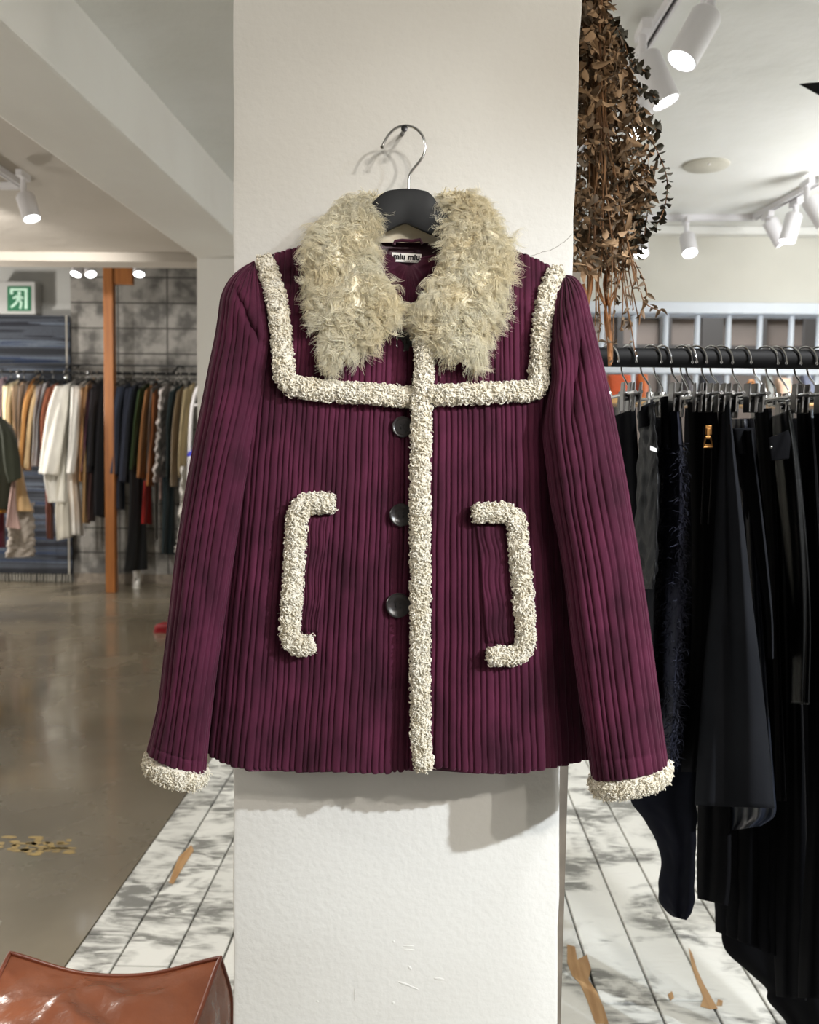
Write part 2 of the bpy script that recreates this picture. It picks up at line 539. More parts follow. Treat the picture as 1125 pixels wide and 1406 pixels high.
# bare chips in the paint, along the board edges
def chips():
    mb = MB()
    for poly in ([(779, 1297), (790, 1300), (793, 1318), (806, 1311), (812, 1330), (808, 1345), (820, 1362), (830, 1385), (836, 1406), (818, 1406), (806, 1372), (796, 1350), (786, 1340), (779, 1322)],
                 [(946, 1301), (951, 1310), (957, 1330), (966, 1350), (975, 1366), (986, 1385), (976, 1386), (962, 1382), (966, 1370), (958, 1350), (950, 1328)],
                 [(917, 1366), (923, 1361), (926, 1370), (921, 1374)],
                 [(986, 1372), (993, 1374), (992, 1381), (984, 1381)],
                 [(263, 1160), (266, 1168), (252, 1190), (238, 1214), (232, 1212), (240, 1190), (246, 1176)]):
        P = [tuple(p) for p in atz([q[0] for q in poly], [q[1] for q in poly], 0.0012)]
        mb.slab(P, (0, 0, 0.0006))
    struct(mb, 'floor_bare_chips', 'bare_wood')
chips()
# old yellow marking worn into the concrete
def marking():
    mb = MB()
    r = random.Random(3)
    for i in range(46):
        cx, cy = r.gauss(52, 30), r.gauss(1161, 7)
        if not (-8 < cx < 108 and 1146 < cy < 1178):
            continue
        rx, ry = r.uniform(3, 13), r.uniform(1.2, 3.2)
        pts = [(cx + rx * math.cos(a) * r.uniform(.6, 1.1), cy + ry * math.sin(a) * r.uniform(.6, 1.1)) for a in np.linspace(0, 2 * PI, 10)[:-1]]
        P = [tuple(p) for p in atz([q[0] for q in pts], [q[1] for q in pts], 0.0006)]
        mb.slab(P, (0, 0, 0.0003))
    struct(mb, 'floor_marking', 'floor_mark')
marking()

# ceilings, beam, far pillar
struct(MB().slab([(-1.3, -3.2, ZC), (3.4, -3.2, ZC), (3.4, 5.85, ZC), (-0.31, 5.85, ZC), (-0.31, 6.72, ZC), (-1.15, 6.72, ZC)], (0, 0, 0.15)), 'ceiling', 'ceiling_white')
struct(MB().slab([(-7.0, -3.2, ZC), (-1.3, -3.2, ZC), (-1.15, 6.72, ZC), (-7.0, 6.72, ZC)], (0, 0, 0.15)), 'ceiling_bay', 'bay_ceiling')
struct(MB().box((-7.0, 6.72, 2.95), (-0.3, 9.0, 3.1)), 'ceiling_back', 'far_wall')
BZ = ZC - 0.268
def beam():
    # runs about three degrees off the boards, from over the shop to the far pillar
    a0, a1 = at(0, 178, (BZ - H) * 1250 / 446), at(270, 362, (BZ - H) * 1250 / 262)
    b0, b1 = at(0, 48, (BZ - H) * 1250 / 576), at(319, 330, (BZ - H) * 1250 / 294)
    def along(p, q, y):
        return p[0] + (q[0] - p[0]) * (y - p[1]) / (q[1] - p[1])
    ys = (-3.2, PY0 + 0.05)
    P = [(along(a0, a1, ys[0]), ys[0], BZ), (along(b0, b1, ys[0]), ys[0], BZ), (along(b0, b1, ys[1]), ys[1], BZ), (along(a0, a1, ys[1]), ys[1], BZ)]
    struct(MB().slab(P, (0, 0, ZC + 0.1 - BZ)), 'ceiling_beam', 'beam_white', bevel=0.012)
    return along(a0, a1, PY0), along(b0, b1, PY0), along(b0, b1, -3.2), along(a0, a1, -3.2)
PY0 = (BZ - H) * 1250 / 262
BX0, BX1, _, _ = beam()
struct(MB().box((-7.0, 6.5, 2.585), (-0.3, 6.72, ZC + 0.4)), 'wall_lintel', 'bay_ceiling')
struct(MB().box((BX0, PY0, 0.0), (BX1 + 0.1, PY0 + 0.42, ZC)), 'wall_far_pillar', 'beam_white', bevel=0.01)
# walls
XB = float(at(98, 500, 8.5)[0])
struct(MB().box((-7.0, 8.56, 0.0), (XB, 8.75, 2.95)), 'wall_back_plaster', 'far_wall')
struct(MB().box((XB, 8.5, 0.0), (-0.3, 8.75, 2.95)), 'wall_back_blocks', 'grey_blocks')
struct(MB().box((XB + 0.01, 8.485, 0.0), (-1.0, 8.5, 0.09)), 'baseboard_back', 'batten')
struct(MB().box((-7.15, -3.2, 0.0), (-7.0, 9.0, 3.0)), 'wall_side', 'far_wall')
struct(MB().box((-0.45, 5.7, 0.0), (-0.3, 8.8, 2.95)), 'wall_between', 'cream_wall')
zw1 = float(at(960, 420, 5.7)[2]); zw0 = 1.22
struct(MB().box((-0.3, 5.7, zw1), (3.4, 5.85, ZC + 0.1)).box((-0.3, 5.7, 0.0), (3.4, 5.85, zw0)), 'wall_back_cream', 'cream_wall')
struct(MB().box((3.3, -3.2, 0.0), (3.45, 5.85, ZC)), 'wall_rack_side', 'cream_wall')
struct(MB().box((-0.3, 5.62, ZC - 0.05), (3.3, 5.7, ZC)), 'trim_back', 'ceiling_white', bevel=0.01)

# the pillar the coat hangs on: its painted edge is a little uneven
def pillar():
    y0, y1 = 1.25, 1.86
    zs = np.linspace(0.0, ZC, 60)
    pyk = np.array([-200, 0, 200, 375, 700, 1060, 1250, 1406, 2200]); pxr = np.array([803, 799.5, 793, 787, 777, 770, 768, 766, 752])
    zr = at(pxr, pyk, y0)
    xr = np.interp(zs, zr[::-1, 2], zr[::-1, 0]) + 0.0007 * np.sin(zs * 31) + 0.0005 * np.sin(zs * 83)
    xl = float(at(319.5, 700, y0)[0]) + 0.0006 * np.sin(zs * 27)
    V, F = [], []
    c = 0.006
    for i, z in enumerate(zs):
        a, d = xl[i], xr[i]
        V += [(a, y0 + c, z), (a + c * .3, y0 + c * .3, z), (a + c, y0, z), (d - c, y0, z), (d - c * .3, y0 + c * .3, z), (d, y0 + c, z), (d, y1, z), (a, y1, z)]
    n = 8
    for i in range(len(zs) - 1):
        for k in range(n):
            k2 = (k + 1) % n
            F.append((i * n + k, i * n + k2, (i + 1) * n + k2, (i + 1) * n + k))
    F.append(tuple(range(n))[::-1]); F.append(tuple((len(zs) - 1) * n + k for k in range(n)))
    mb = MB().add(V, F)
    # lumps of plaster left under the paint
    r = random.Random(5)
    for px, py, w, h, tl in ((561, 1299, 20, 3, 0), (562, 1304, 19, 2, 0), (563, 1329, 9, 4, 50), (556, 1351, 26, 4, 18), (568, 1356, 20, 3, 22), (603, 1344, 18, 5, 6), (487, 1365, 2, 24, 0), (541, 1293, 4, 4, 0), (540, 1377, 5, 5, 0), (436, 1375, 5, 3, 0)):
        p = at(px, py, y0); q = 1.25 / FPX
        V, F = [], []
        for ring, (s, dep) in enumerate(((1.0, 0.0004), (0.75, -0.0005), (0.3, -0.0008))):
            for k in range(12):
                a = 2 * PI * k / 12
                ex, ez = math.cos(a) * w / 2 * s * q, math.sin(a) * h / 2 * s * q
                ca, sa = math.cos(math.radians(-tl)), math.sin(math.radians(-tl))
                V.append((p[0] + ex * ca - ez * sa, y0 + dep, p[2] + ex * sa + ez * ca))
        for ring in range(2):
            for k in range(12):
                F.append((ring * 12 + k, ring * 12 + (k + 1) % 12, ring * 12 + 12 + (k + 1) % 12, ring * 12 + 12 + k))
        F.append(tuple(range(24, 36)))
        mb.add(V, F)
    o = struct(mb, 'wall_pillar', 'plaster_white', smooth=True)
    x1 = float(at(779, 1065, 1.27)[0]); x2 = float(at(769, 1400, 1.27)[0])
    z1, z2 = float(at(779, 1065, 1.27)[2]), 0.0
    x0 = x2 - (x1 - x2) * (float(at(769, 1400, 1.27)[2])) / (z1 - float(at(769, 1400, 1.27)[2]))
    mb = MB()
    A = [(0.15, 1.262, 0), (x0, 1.262, 0), (x1, 1.262, z1), (x1 + 0.001, 1.262, 1.5), (0.15, 1.262, 1.5)]
    mb.slab(A, (0, 0.03, 0))
    struct(mb, 'trim_1', 'batten')
pillar()

# plastered hairline crack above the shoulder of the coat
mat('crack', (150, 145, 134), rough=0.9)
P = spline([(786, 322), (774, 333), (760, 342), (742, 347), (728, 352), (712, 356)], 40)
P = P + rng.normal(0, 0.5, P.shape)
struct(MB().pipe(at(P[:, 0], P[:, 1], 1.2499), 0.00035, 5), 'wall_crack', 'crack')

# grille and shop window opening behind the rack
def window():
    yb = 5.78
    fr = MB()
    zt = float(at(960, 419, yb)[2]); zb = float(at(960, 434, yb)[2])
    fr.box((-0.3, 5.66, zb), (3.3, 5.84, zt))
    zt2, zb2 = float(at(960, 505, yb)[2]), float(at(960, 514, yb)[2])
    fr.box((-0.3, 5.72, zb2), (3.3, 5.82, zt2))
    fr.box((-0.3, 5.66, zw0), (3.3, 5.84, zw0 + 0.05))
    w = link('window_1', None, None, kind='structure')
    fr.build('window_frame', MATS['grille_white'], w, bevel=0.004)
    for px in (782, 826, 870, 914, 957, 1000, 1043, 1086, 1124, 1166):
        x = float(at(px, 470, 5.77)[0])
        MB().pipe([(x, 5.77, zw0 + .03), (x, 5.77, zb + 0.02)], 0.017, 10).build('window_bar', MATS['grille_white'], w, smooth=True)
window()
# the building across the passage outside
def across():
    y = 7.2
    mb = MB().box((-0.29, y, 0.0), (5.2, y + 0.2, 3.6))
    struct(mb, 'wall_outside', 'street_brown')
    mb = MB()
    for px, w in ((912, .09), (976, .16), (1110, .1), (850, .05), (1045, .05)):
        x = float(at(px, 470, y)[0])
        mb.box((x - w / 2, y - 0.05, 0), (x + w / 2, y, 3.6))
    for py in (435, 478):
        z = float(at(960, py, y)[2]); mb.box((-0.29, y - 0.03, z - 0.02), (5.2, y, z + 0.02))
    struct(mb, 'wall_outside_posts', 'street_dark')
    struct(MB().box((-0.29, 5.85, -0.1), (5.2, 7.2, 0.0)), 'floor_outside', 'street_brown')
across()

# ================================================================== THE COAT
def corduroy():
    m = mat('wine_corduroy', (50, 14, 30), (82, 30, 53), rough=0.85, scale=22, stretch=(1, 1, 0.6), lo=0.32, hi=0.68, detail=9,
            bump=0.25, bscale=900, bdist=0.0008, sheen=0.3, sheen_col=(222, 165, 190), spec=0.2)
    return m
corduroy()
mat('wine_lining', (70, 18, 42), (60, 14, 36), rough=0.45, scale=12, sheen=0.2)
mat('fleece', (250, 244, 230), (242, 233, 212), rough=0.85, scale=60, sheen=0.3, spec=0.2)
mat('fur', (255, 251, 236), (252, 240, 210), rough=0.55, scale=22, lo=0.35, hi=0.7, detail=3, sheen=0.3, spec=0.3)
mat('fur_base', (252, 246, 228), (246, 234, 206), rough=0.9, scale=30)
mat('horn_button', (46, 42, 42), (32, 29, 29), rough=0.28, scale=60)
mat('label_white', (236, 232, 226), rough=0.8)
mat('label_ink', (24, 22, 24), rough=0.7)
mat('hanger_black', (27, 28, 30), (22, 23, 25), rough=0.6, scale=30)

def through_light(name, col, w):
    m = MATS[name]; nt = m.node_tree; b = nt.nodes['Principled BSDF']; out = nt.nodes['Material Output']
    tr = nt.nodes.new('ShaderNodeBsdfTranslucent'); tr.inputs[0].default_value = (*lin(col), 1)
    mx = nt.nodes.new('ShaderNodeMixShader'); mx.inputs[0].default_value = w
    nt.links.new(b.outputs[0], mx.inputs[1]); nt.links.new(tr.outputs[0], mx.inputs[2]); nt.links.new(mx.outputs[0], out.inputs[0])
through_light('fur', (255, 250, 232), 0.5)
through_light('fleece', (246, 240, 222), 0.25)
P0 = at(560, 1055, 1.2)
coat = thing('corduroy_coat', (P0[0], 1.2, P0[2]), 'wine-red corduroy jacket with cream fur collar and fleece trim hung on the white pillar', 'jacket')

XLk = np.array([[338, 345], [420, 343], [600, 330], [800, 308], [1035, 281]], float)
XRk = np.array([[338, 779], [420, 776], [600, 778], [800, 792], [1040, 809]], float)
TOPX = [(335, 372), (352, 366), (366, 353), (395, 345), (425, 336), (520, 346), (546, 396), (560, 420), (580, 416), (598, 352), (640, 342), (700, 342), (740, 359), (766, 374), (785, 392)]
HEMX = [(275, 1026), (283, 1030), (295, 1038), (316, 1047), (342, 1054), (377, 1053), (412, 1056), (450, 1055), (490, 1057), (530, 1058), (566, 1053), (578, 1053), (608, 1050), (651, 1057), (690, 1058), (722, 1057), (753, 1051), (780, 1046), (806, 1039), (815, 1036)]
def body_px(U, T):
    # ribs run nearly plumb; the flare is shared out towards the sides
    tx0 = 348 + U * (776 - 348); tx1 = 281 + U * (809 - 281)
    py0 = np.interp(tx0, *np.array(TOPX).T); py1 = np.interp(tx1, *np.array(HEMX).T)
    PY = py0 * (1 - T) + py1 * T
    k = np.clip((PY - 340) / (1050 - 340), 0, 1) ** 1.15
    PX = tx0 * (1 - k) + tx1 * k
    return PX, PY
def body_fold(PX, PY, U, T):
    a = np.clip((PY - 560) / 480, 0, 1)
    f = 0.005 * a * np.sin(PX / 27.0 + 0.8 + 0.002 * PY) + 0.004 * a * np.sin(PX / 49.0 + 2)
    f += 0.0025 * np.sin(PX / 36.0 + PY / 150.0) * np.clip((PY - 380) / 100, 0, 1)
    # left front edge steps down under the overlapping front
    f += 0.004 / (1 + np.exp(-(PX - 572) / 2.5))
    # side panel beyond the pocket turns away from the front
    f -= 0.030 * np.clip((PX - 736 - 0.02 * (PY - 600)) / 50, 0, 1) ** 0.8 * np.clip((PY - 545) / 60, 0, 1)
    f -= 0.022 * np.clip((352 - 0.03 * (PY - 600) - PX) / 50, 0, 1) * np.clip((PY - 560) / 60, 0, 1)
    # soft pocket bulge
    f += 0.006 * np.exp(-((PX - 420) / 46) ** 2 - ((PY - 800) / 110) ** 2) + 0.007 * np.exp(-((PX - 700) / 46) ** 2 - ((PY - 805) / 110) ** 2)
    return f
body, BG = tube('body', None, None, MATS['wine_corduroy'], coat, N=240, M=1150, yc=[(0, 1.222), (0.1, 1.2), (0.3, 1.193), (1, 1.19)],
                hd=[(0, 0.014), (0.1, 0.04), (0.3, 0.05), (1, 0.052)], e=0.42, ribs=0.0075, ramp=0.0036, fold=body_fold, scallop=0.004, pxf=body_px)
_bx, _by, _bY = (g.ravel() for g in BG)
def body_y(px, py):
    px = np.atleast_1d(np.asarray(px, float)); py = np.atleast_1d(np.asarray(py, float))
    out = np.empty(len(px))
    for i in range(len(px)):
        d = (_bx - px[i]) ** 2 + (_by - py[i]) ** 2
        k = np.argpartition(d, 12)[:12]
        out[i] = _bY[k].min()
    return out

# --- sleeves
SL_L = [(350, 362), (334, 371), (318, 386), (307, 408), (303, 435), (298, 466), (290, 504), (283, 541), (273, 592), (265, 635), (255, 693), (244, 768), (236, 838), (228, 905), (221, 962), (212, 1004), (205, 1031)]
SL_R = [(352, 364), (357, 375), (362, 392), (366, 412), (369, 435), (372, 464), (367, 505), (362, 541), (351, 590), (342, 635), (331, 693), (318, 765), (307, 835), (297, 905), (289, 965), (283, 1020), (280, 1056)]
def sl_fold(PX, PY, U, T):
    g = np.exp(-((PX - (330 + (PY - 410) * 0.42)) / 5.0) ** 2) * np.clip((PY - 392) / 20, 0, 1) * np.clip((476 - PY) / 20, 0, 1)
    f = -0.011 * g + 0.004 * np.sin(T * 34 + U * 3) * np.clip(T * 2 - 0.5, 0, 1) * 0.6
    f += 0.003 * np.sin(T * 21 - U * 6) - 0.0022 * np.exp(-((T - .968) / .0045) ** 2)
    return f
SR_L = [(772, 381), (767, 394), (761, 412), (756, 440), (757, 482), (759, 523), (752, 560), (749, 592), (753, 632), (758, 671), (762, 700), (770, 738), (779, 795), (788, 870), (799, 953), (808, 1010), (816, 1065)]
SR_R = [(774, 381), (786, 383), (795, 392), (802, 407), (809, 436), (816, 466), (826, 505), (835, 545), (846, 600), (852, 632), (859, 671), (865, 710), (876, 772), (886, 839), (899, 936), (907, 1000), (914, 1048)]
def sr_fold(PX, PY, U, T):
    f = 0.006 * np.exp(-((PX - (778 - (PY - 430) * 0.10)) / 9.0) ** 2) * np.clip((PY - 400) / 60, 0, 1) * np.clip((640 - PY) / 60, 0, 1)
    f -= 0.006 * np.exp(-((PX - (797 - (PY - 470) * 0.1)) / 6.0) ** 2) * np.clip((PY - 440) / 40, 0, 1) * np.clip((600 - PY) / 60, 0, 1)
    return f + 0.0025 * np.sin(T * 25 + U * 5) - 0.0022 * np.exp(-((T - .968) / .0045) ** 2)
YCS = [(0, 1.215), (0.1, 1.2), (0.25, 1.178), (0.6, 1.165), (1, 1.155)]
YCSR = [(0, 1.215), (0.1, 1.192), (0.25, 1.160), (0.6, 1.135), (1, 1.122)]
HDS = [(0, 0.006), (0.06, 0.022), (0.2, 0.036), (0.6, 0.036), (1, 0.036)]
slv_l, GL = tube('sleeve', SL_L, SL_R, MATS['wine_corduroy'], coat, N=220, M=260, yc=YCS, hd=HDS, e=0.85, sag=12, ribs=0.0073, ramp=0.0037, fold=sl_fold)
slv_r, GR = tube('sleeve', SR_L, SR_R, MATS['wine_corduroy'], coat, N=220, M=280, yc=YCSR, hd=HDS, e=0.85, sag=12, ribs=0.0073, ramp=0.0037, fold=sr_fold)

# --- fleece: a rounded roll covered in small tight curls
def fleece_roll(name, px_path, hw, parent, lift=0.004, yfun=None, dens=1.0, closed_ends=True, flat=0.75, **kw):
    pth = polysample(px_path, 3.0)
    sm = pth.copy()
    for _ in range(4):
        sm[1:-1] = (sm[:-2] + 2 * sm[1:-1] + sm[2:]) / 4
    pth = sm
    Y = (body_y if yfun is None else yfun)(pth[:, 0], pth[:, 1])
    for _ in range(10):
        Y[1:-1] = (Y[:-2] + 2 * Y[1:-1] + Y[2:]) / 4
    Y = Y - lift
    C = at(pth[:, 0], pth[:, 1], Y)
    n = len(C)
    R = hw * 1.16 / FPX
    T = unit(np.gradient(C, axis=0))
    F_ = np.tile(np.array((0.0, -1.0, 0.0)), (n, 1))
    F_ = unit(F_ - T * np.sum(F_ * T, 1)[:, None])
    S = np.cross(T, F_)
    M = 28
    a = np.linspace(0, 2 * PI, M + 1)[:-1]
    s = np.arange(n)
    endr = np.ones(n)
    k = max(2, int(hw * 0.5 / 3))
    for i in range(k):
        q = math.sqrt(max(0.0, 1 - (1 - (i + 0.3) / k) ** 2))
        endr[i] = min(endr[i], 0.55 + 0.45 * q); endr[-1 - i] = min(endr[-1 - i], 0.55 + 0.45 * q)
    lump = 1 + 0.05 * np.sin(s[:, None] * 0.9 + 3 * np.sin(a * 2)[None]) + 0.05 * np.sin(s[:, None] * 0.37 + 4 * np.cos(a)[None])
    V = C[:, None] + R * 0.9 * endr[:, None, None] * lump[:, :, None] * (np.cos(a)[None, :, None] * S[:, None] + flat * np.sin(a)[None, :, None] * F_[:, None])
    Vb = V.reshape(-1, 3)
    i = np.arange(n - 1)[:, None]; kk = np.arange(M)[None]; k2 = (kk + 1) % M
    Fb = np.stack([i * M + kk, i * M + k2, (i + 1) * M + k2, (i + 1) * M + kk], -1).reshape(-1, 4)
    kk = np.arange(M); k2 = (kk + 1) % M
    F3 = np.vstack([np.stack([k2, kk, np.full(M, n * M)], 1), np.stack([(n - 1) * M + kk, (n - 1) * M + k2, np.full(M, n * M + 1)], 1)])
    Vb = np.vstack([Vb, C[0], C[-1]])
    # curls
    N = int(dens * n * 3.0 * hw * 0.42)
    idx = rng.integers(0, n, N); ang = rng.uniform(-0.25, PI + 0.25, N)
    nr = unit(np.cos(ang)[:, None] * S[idx] + np.sin(ang)[:, None] * F_[idx])
    root = C[idx] + (R * 0.86 * endr[idx])[:, None] * (np.cos(ang)[:, None] * S[idx] + flat * np.sin(ang)[:, None] * F_[idx]) + T[idx] * rng.normal(0, 0.0015, N)[:, None]
    fl = unit(rng.normal(0, 1, (N, 3)) + np.array((0, 0, -0.5))); fl = unit(fl - nr * np.sum(fl * nr, 1)[:, None])
    V1, F1 = strands(root, nr, fl, rand(N, .0035, .007), rand(N, .0008, .0013), rand(N, .0013, .0025), rand(N, 0.7, 1.4), rand(N, 0, 6.28), rand(N, .05, .35), K=8, sides=4, taper=0.35)
    # a few loose wisps on the rim
    N2 = int(N * 0.28)
    idx = rng.integers(0, n, N2); ang = np.where(rng.random(N2) < 0.5, rng.normal(0.1, .5, N2), rng.normal(PI - 0.1, .5, N2))
    nr = unit(np.cos(ang)[:, None] * S[idx] + np.sin(ang)[:, None] * F_[idx])
    root = C[idx] + R * 0.86 * (np.cos(ang)[:, None] * S[idx] + flat * np.sin(ang)[:, None] * F_[idx])
    fl = unit(rng.normal(0, 1, (N2, 3))); fl = unit(fl - nr * np.sum(fl * nr, 1)[:, None])
    V2, F2 = strands(root, nr, fl, rand(N2, .003, .006), rand(N2, .00022, .0004), rand(N2, .0006, .0015), rand(N2, .5, 1.1), rand(N2, 0, 6.28), rand(N2, .6, 1.3), K=7, sides=3)
    N3 = 160
    for e_, sg in ((0, -1), (n - 1, 1)):
        rr = np.sqrt(rng.random(N3)) * R * .8; aa = rng.uniform(0, 2 * PI, N3)
        root = C[e_] + rr[:, None] * .75 * (np.cos(aa)[:, None] * S[e_] + flat * np.sin(aa)[:, None] * F_[e_])
        nr = unit(np.tile(T[e_] * sg, (N3, 1)) + .4 * F_[e_]); fl = unit(rng.normal(0, 1, (N3, 3))); fl = unit(fl - nr * np.sum(fl * nr, 1)[:, None])
        V3, F3_ = strands(root, nr, fl, rand(N3, .003, .006), rand(N3, .0006, .0010), rand(N3, .0012, .0022), rand(N3, .7, 1.5), rand(N3, 0, 6.28), rand(N3, .4, 1.0), K=8, sides=4, taper=.35)
        F1 = np.vstack([F1, F3_ + len(V1)]); V1 = np.vstack([V1, V3])
    nb, n1 = len(Vb), len(V1)
    me = fast_mesh(name, np.vstack([Vb, V1, V2]), np.vstack([Fb, F1 + nb, F2 + nb + n1]), F3)
    return link(name, me, MATS['fleece'], parent, **kw)

fleece_roll('yoke_trim', [(364, 357), (368, 372), (373, 388), (379, 410), (384, 437), (387, 465), (389, 492), (390, 512), (393, 524), (402, 531), (420, 533), (450, 537), (480, 539), (510, 541), (540, 544), (566, 545)], 13.5, coat, lift=0.008)
fleece_roll('yoke_trim', [(763, 374), (757, 392), (751, 410), (747, 435), (744, 460), (742, 490), (741, 512), (741, 526), (736, 536), (720, 537), (690, 538), (660, 540), (630, 541), (594, 543)], 13.0, coat, lift=0.008)
fleece_roll('front_trim', [(570, 440), (578, 460), (583, 478), (583, 500), (581, 530), (579, 560), (578.5, 600), (577, 660), (577, 720), (577.5, 800), (577, 880), (577.5, 960), (578, 1010), (581, 1040), (583, 1053)], 12.6, coat, lift=0.012)
fleece_roll('pocket_trim', [(455, 691), (436, 690), (420, 692), (411, 699), (407, 716), (406, 748), (403.5, 785), (401, 820), (399, 850), (399, 872), (402, 885), (412, 888), (427, 884)], 13.5, coat, lift=0.008)
fleece_roll('pocket_trim', [(654, 704), (675, 703), (695, 704), (706, 710), (711, 724), (713, 760), (717, 800), (720, 840), (722, 868), (722, 886), (716, 897), (700, 901), (674, 900)], 12.6, coat, lift=0.008)

# cuffs: thicker roll all round each sleeve end
def cuff(sl, L, R, sag, hw, yc, hd):
    th = np.linspace(0, 2 * PI, 90)[:-1]
    u = (1 - np.cos(th)) / 2
    px = L[0] + (R[0] - L[0]) * u
    py = L[1] + (R[1] - L[1]) * u + sag * np.sin(th)
    Y = yc - hd * np.sin(th)
    C = at(px, py, Y)
    n = len(C); M = 24
    cen = C.mean(0)
    out = unit((C - cen) * np.array((1, 1, 0)) + 1e-9)
    T = unit(np.roll(C, -1, 0) - np.roll(C, 1, 0))
    down = unit(np.cross(T, out)); down *= np.sign(-down[:, 2:3] + 1e-9)
    Rr = hw * 1.15 / FPX
    a = np.linspace(0, 2 * PI, M + 1)[:-1]
    V = C[:, None] + Rr * 0.85 * (np.cos(a)[None, :, None] * out[:, None] * 0.7 + np.sin(a)[None, :, None] * down[:, None])
    i = np.arange(n)[:, None]; i2 = (i + 1) % n; k = np.arange(M)[None]; k2 = (k + 1) % M
    Fb = np.stack([i * M + k, i * M + k2, i2 * M + k2, i2 * M + k], -1).reshape(-1, 4)
    N = 2600
    idx = rng.integers(0, n, N); ang = rng.uniform(-1.2, PI + 0.6, N)
    nr = unit(np.cos(ang)[:, None] * out[idx] * .8 + np.sin(ang)[:, None] * down[idx])
    root = C[idx] + Rr * 0.8 * (np.cos(ang)[:, None] * out[idx] * .7 + np.sin(ang)[:, None] * down[idx]) + T[idx] * rng.normal(0, 0.002, N)[:, None]
    fl = unit(rng.normal(0, .6, (N, 3)) + np.array((0, -0.1, -1.0))); fl = unit(fl - 0.7 * nr * np.sum(fl * nr, 1)[:, None])
    V1, F1 = strands(root, nr, fl, rand(N, .003, .0068), rand(N, .0006, .0011), rand(N, .0010, .0019), rand(N, 0.7, 1.4), rand(N, 0, 6.28), rand(N, .2, .7), K=8, sides=4, taper=0.4)
    Vb = V.reshape(-1, 3)
    me = fast_mesh('cuff_trim', np.vstack([Vb, V1]), np.vstack([Fb, F1 + len(Vb)]))
    return link('cuff_trim', me, MATS['fleece'], sl)
cuff(slv_l, (206, 1046), (277, 1062), 14, 14, 1.155, 0.034)
cuff(slv_r, (819, 1074), (914, 1057), 15, 14, 1.122, 0.034)

# --- pocket welts: strips whose ribs lean against those of the front
def welt(L, R):
    n = 60
    Lp, Rp = spline(L, n), spline(R, n)
    M = 42
    U, T = np.meshgrid(np.linspace(0, 1, M), np.linspace(0, 1, n))
    PX = Lp[:, :1] * (1 - U) + Rp[:, :1] * U; PY = Lp[:, 1:] * (1 - U) + Rp[:, 1:] * U
    Y = body_y(PX[::6, ::6].ravel(), PY[::6, ::6].ravel()).reshape(PX[::6, ::6].shape)
    Yf = np.empty_like(PX)
    for j in range(n):
        r = min(j / 6, Y.shape[0] - 1); a = int(r); b = min(a + 1, Y.shape[0] - 1)
        row = Y[a] * (1 - (r - a)) + Y[b] * (r - a)
        Yf[j] = np.interp(np.arange(M), np.arange(0, M, 6), row)
    Yf = Yf - 0.0015 - 0.0022 * ribfun(U * 7 + 0.25 * np.sin(T * 16), True)
    edge = np.minimum(np.minimum(U, 1 - U) * 14, np.minimum(T, 1 - T) * 40)
    Yf = Yf + 0.004 * np.clip(1 - edge, 0, 1)
    V = at(PX, PY, Yf).reshape(-1, 3)
    i = np.arange(n - 1)[:, None]; k = np.arange(M - 1)[None]
    F = np.stack([i * M + k, i * M + k + 1, (i + 1) * M + k + 1, (i + 1) * M + k], -1).reshape(-1, 4)
    link('pocket_welt', fast_mesh('pocket_welt', V, F), MATS['wine_corduroy'], coat)
welt([(420, 706), (416, 760), (414, 820), (412, 868)], [(456, 706), (449, 760), (443, 820), (437, 868)])
welt([(652, 720), (658, 770), (662, 830), (668, 884)], [(700, 720), (705, 770), (708, 830), (710, 884)])

# --- buttons
def button(px, py, r, parent):
    y = float(body_y(px, py)[0]) - 0.003
    c = at(px, py, y)
    s = r / 1000.0 * 1.15
    mb = MB().lathe([(s * .9, 0.0), (s, 0.0012), (s, 0.0026), (s * .93, 0.0036), (s * .8, 0.0034), (s * .7, 0.0022), (s * .3, 0.0020), (0.0003, 0.0020)], c, (0.05, -1, 0.06), 40)
    b = mb.build('button', MATS['horn_button'], parent, smooth=True)
    h = MB()
    for dx in (-1, 1):
        for dz in (-1, 1):
            p = c + np.array((dx * s * .17 + 0.0001, -0.0021, dz * s * .17))
            h.lathe([(s * .1, 0), (s * .1, 0.0004)], p, (0.05, -1, 0.06), 10)
    for dx in (-1, 1):
        x = dx * s * .17
        h.pipe([c + np.array((x, -0.0026, -s * .17)), c + np.array((x, -0.0032, 0)), c + np.array((x, -0.0026, s * .17))], 0.0005, 6)
    h.build('thread', MATS['label_ink'], b, smooth=True)
for px, py, r in ((556, 469, 11.5), (553, 586, 11.5), (551, 707, 12.5), (547, 831, 13.5)):
    button(px, py, r, coat)

# --- neck: lining, collar stand, label, hanging loop
def sheet(name, PX, PY, Y, m, parent):
    n, M = PX.shape
    V = at(PX, PY, Y).reshape(-1, 3)
    i = np.arange(n - 1)[:, None]; k = np.arange(M - 1)[None]
    F = np.stack([i * M + k, i * M + k + 1, (i + 1) * M + k + 1, (i + 1) * M + k], -1).reshape(-1, 4)
    o = link(name, fast_mesh(name, V, F), m, parent)
    sd = o.modifiers.new('thick', 'SOLIDIFY'); sd.thickness = 0.002
    return o
U, T = np.meshgrid(np.linspace(0, 1, 40), np.linspace(0, 1, 30))
sheet('lining', 470 + 190 * U, 329 + 3 * np.sin(U * 5) + T * 150, 1.237 - 0.02 * (2 * np.abs(U - .5)) ** 2 - 0.012 * T, MATS['wine_lining'], coat)
cs_, _ = tube('collar_stand', [(500, 300), (502, 312), (505, 326), (506, 333)], [(640, 304), (636, 314), (630, 328), (626, 334)], MATS['fur_base'], coat, N=24, M=40, yc=1.228, hd=[(0, .004), (.5, .008), (1, .004)], e=0.6)
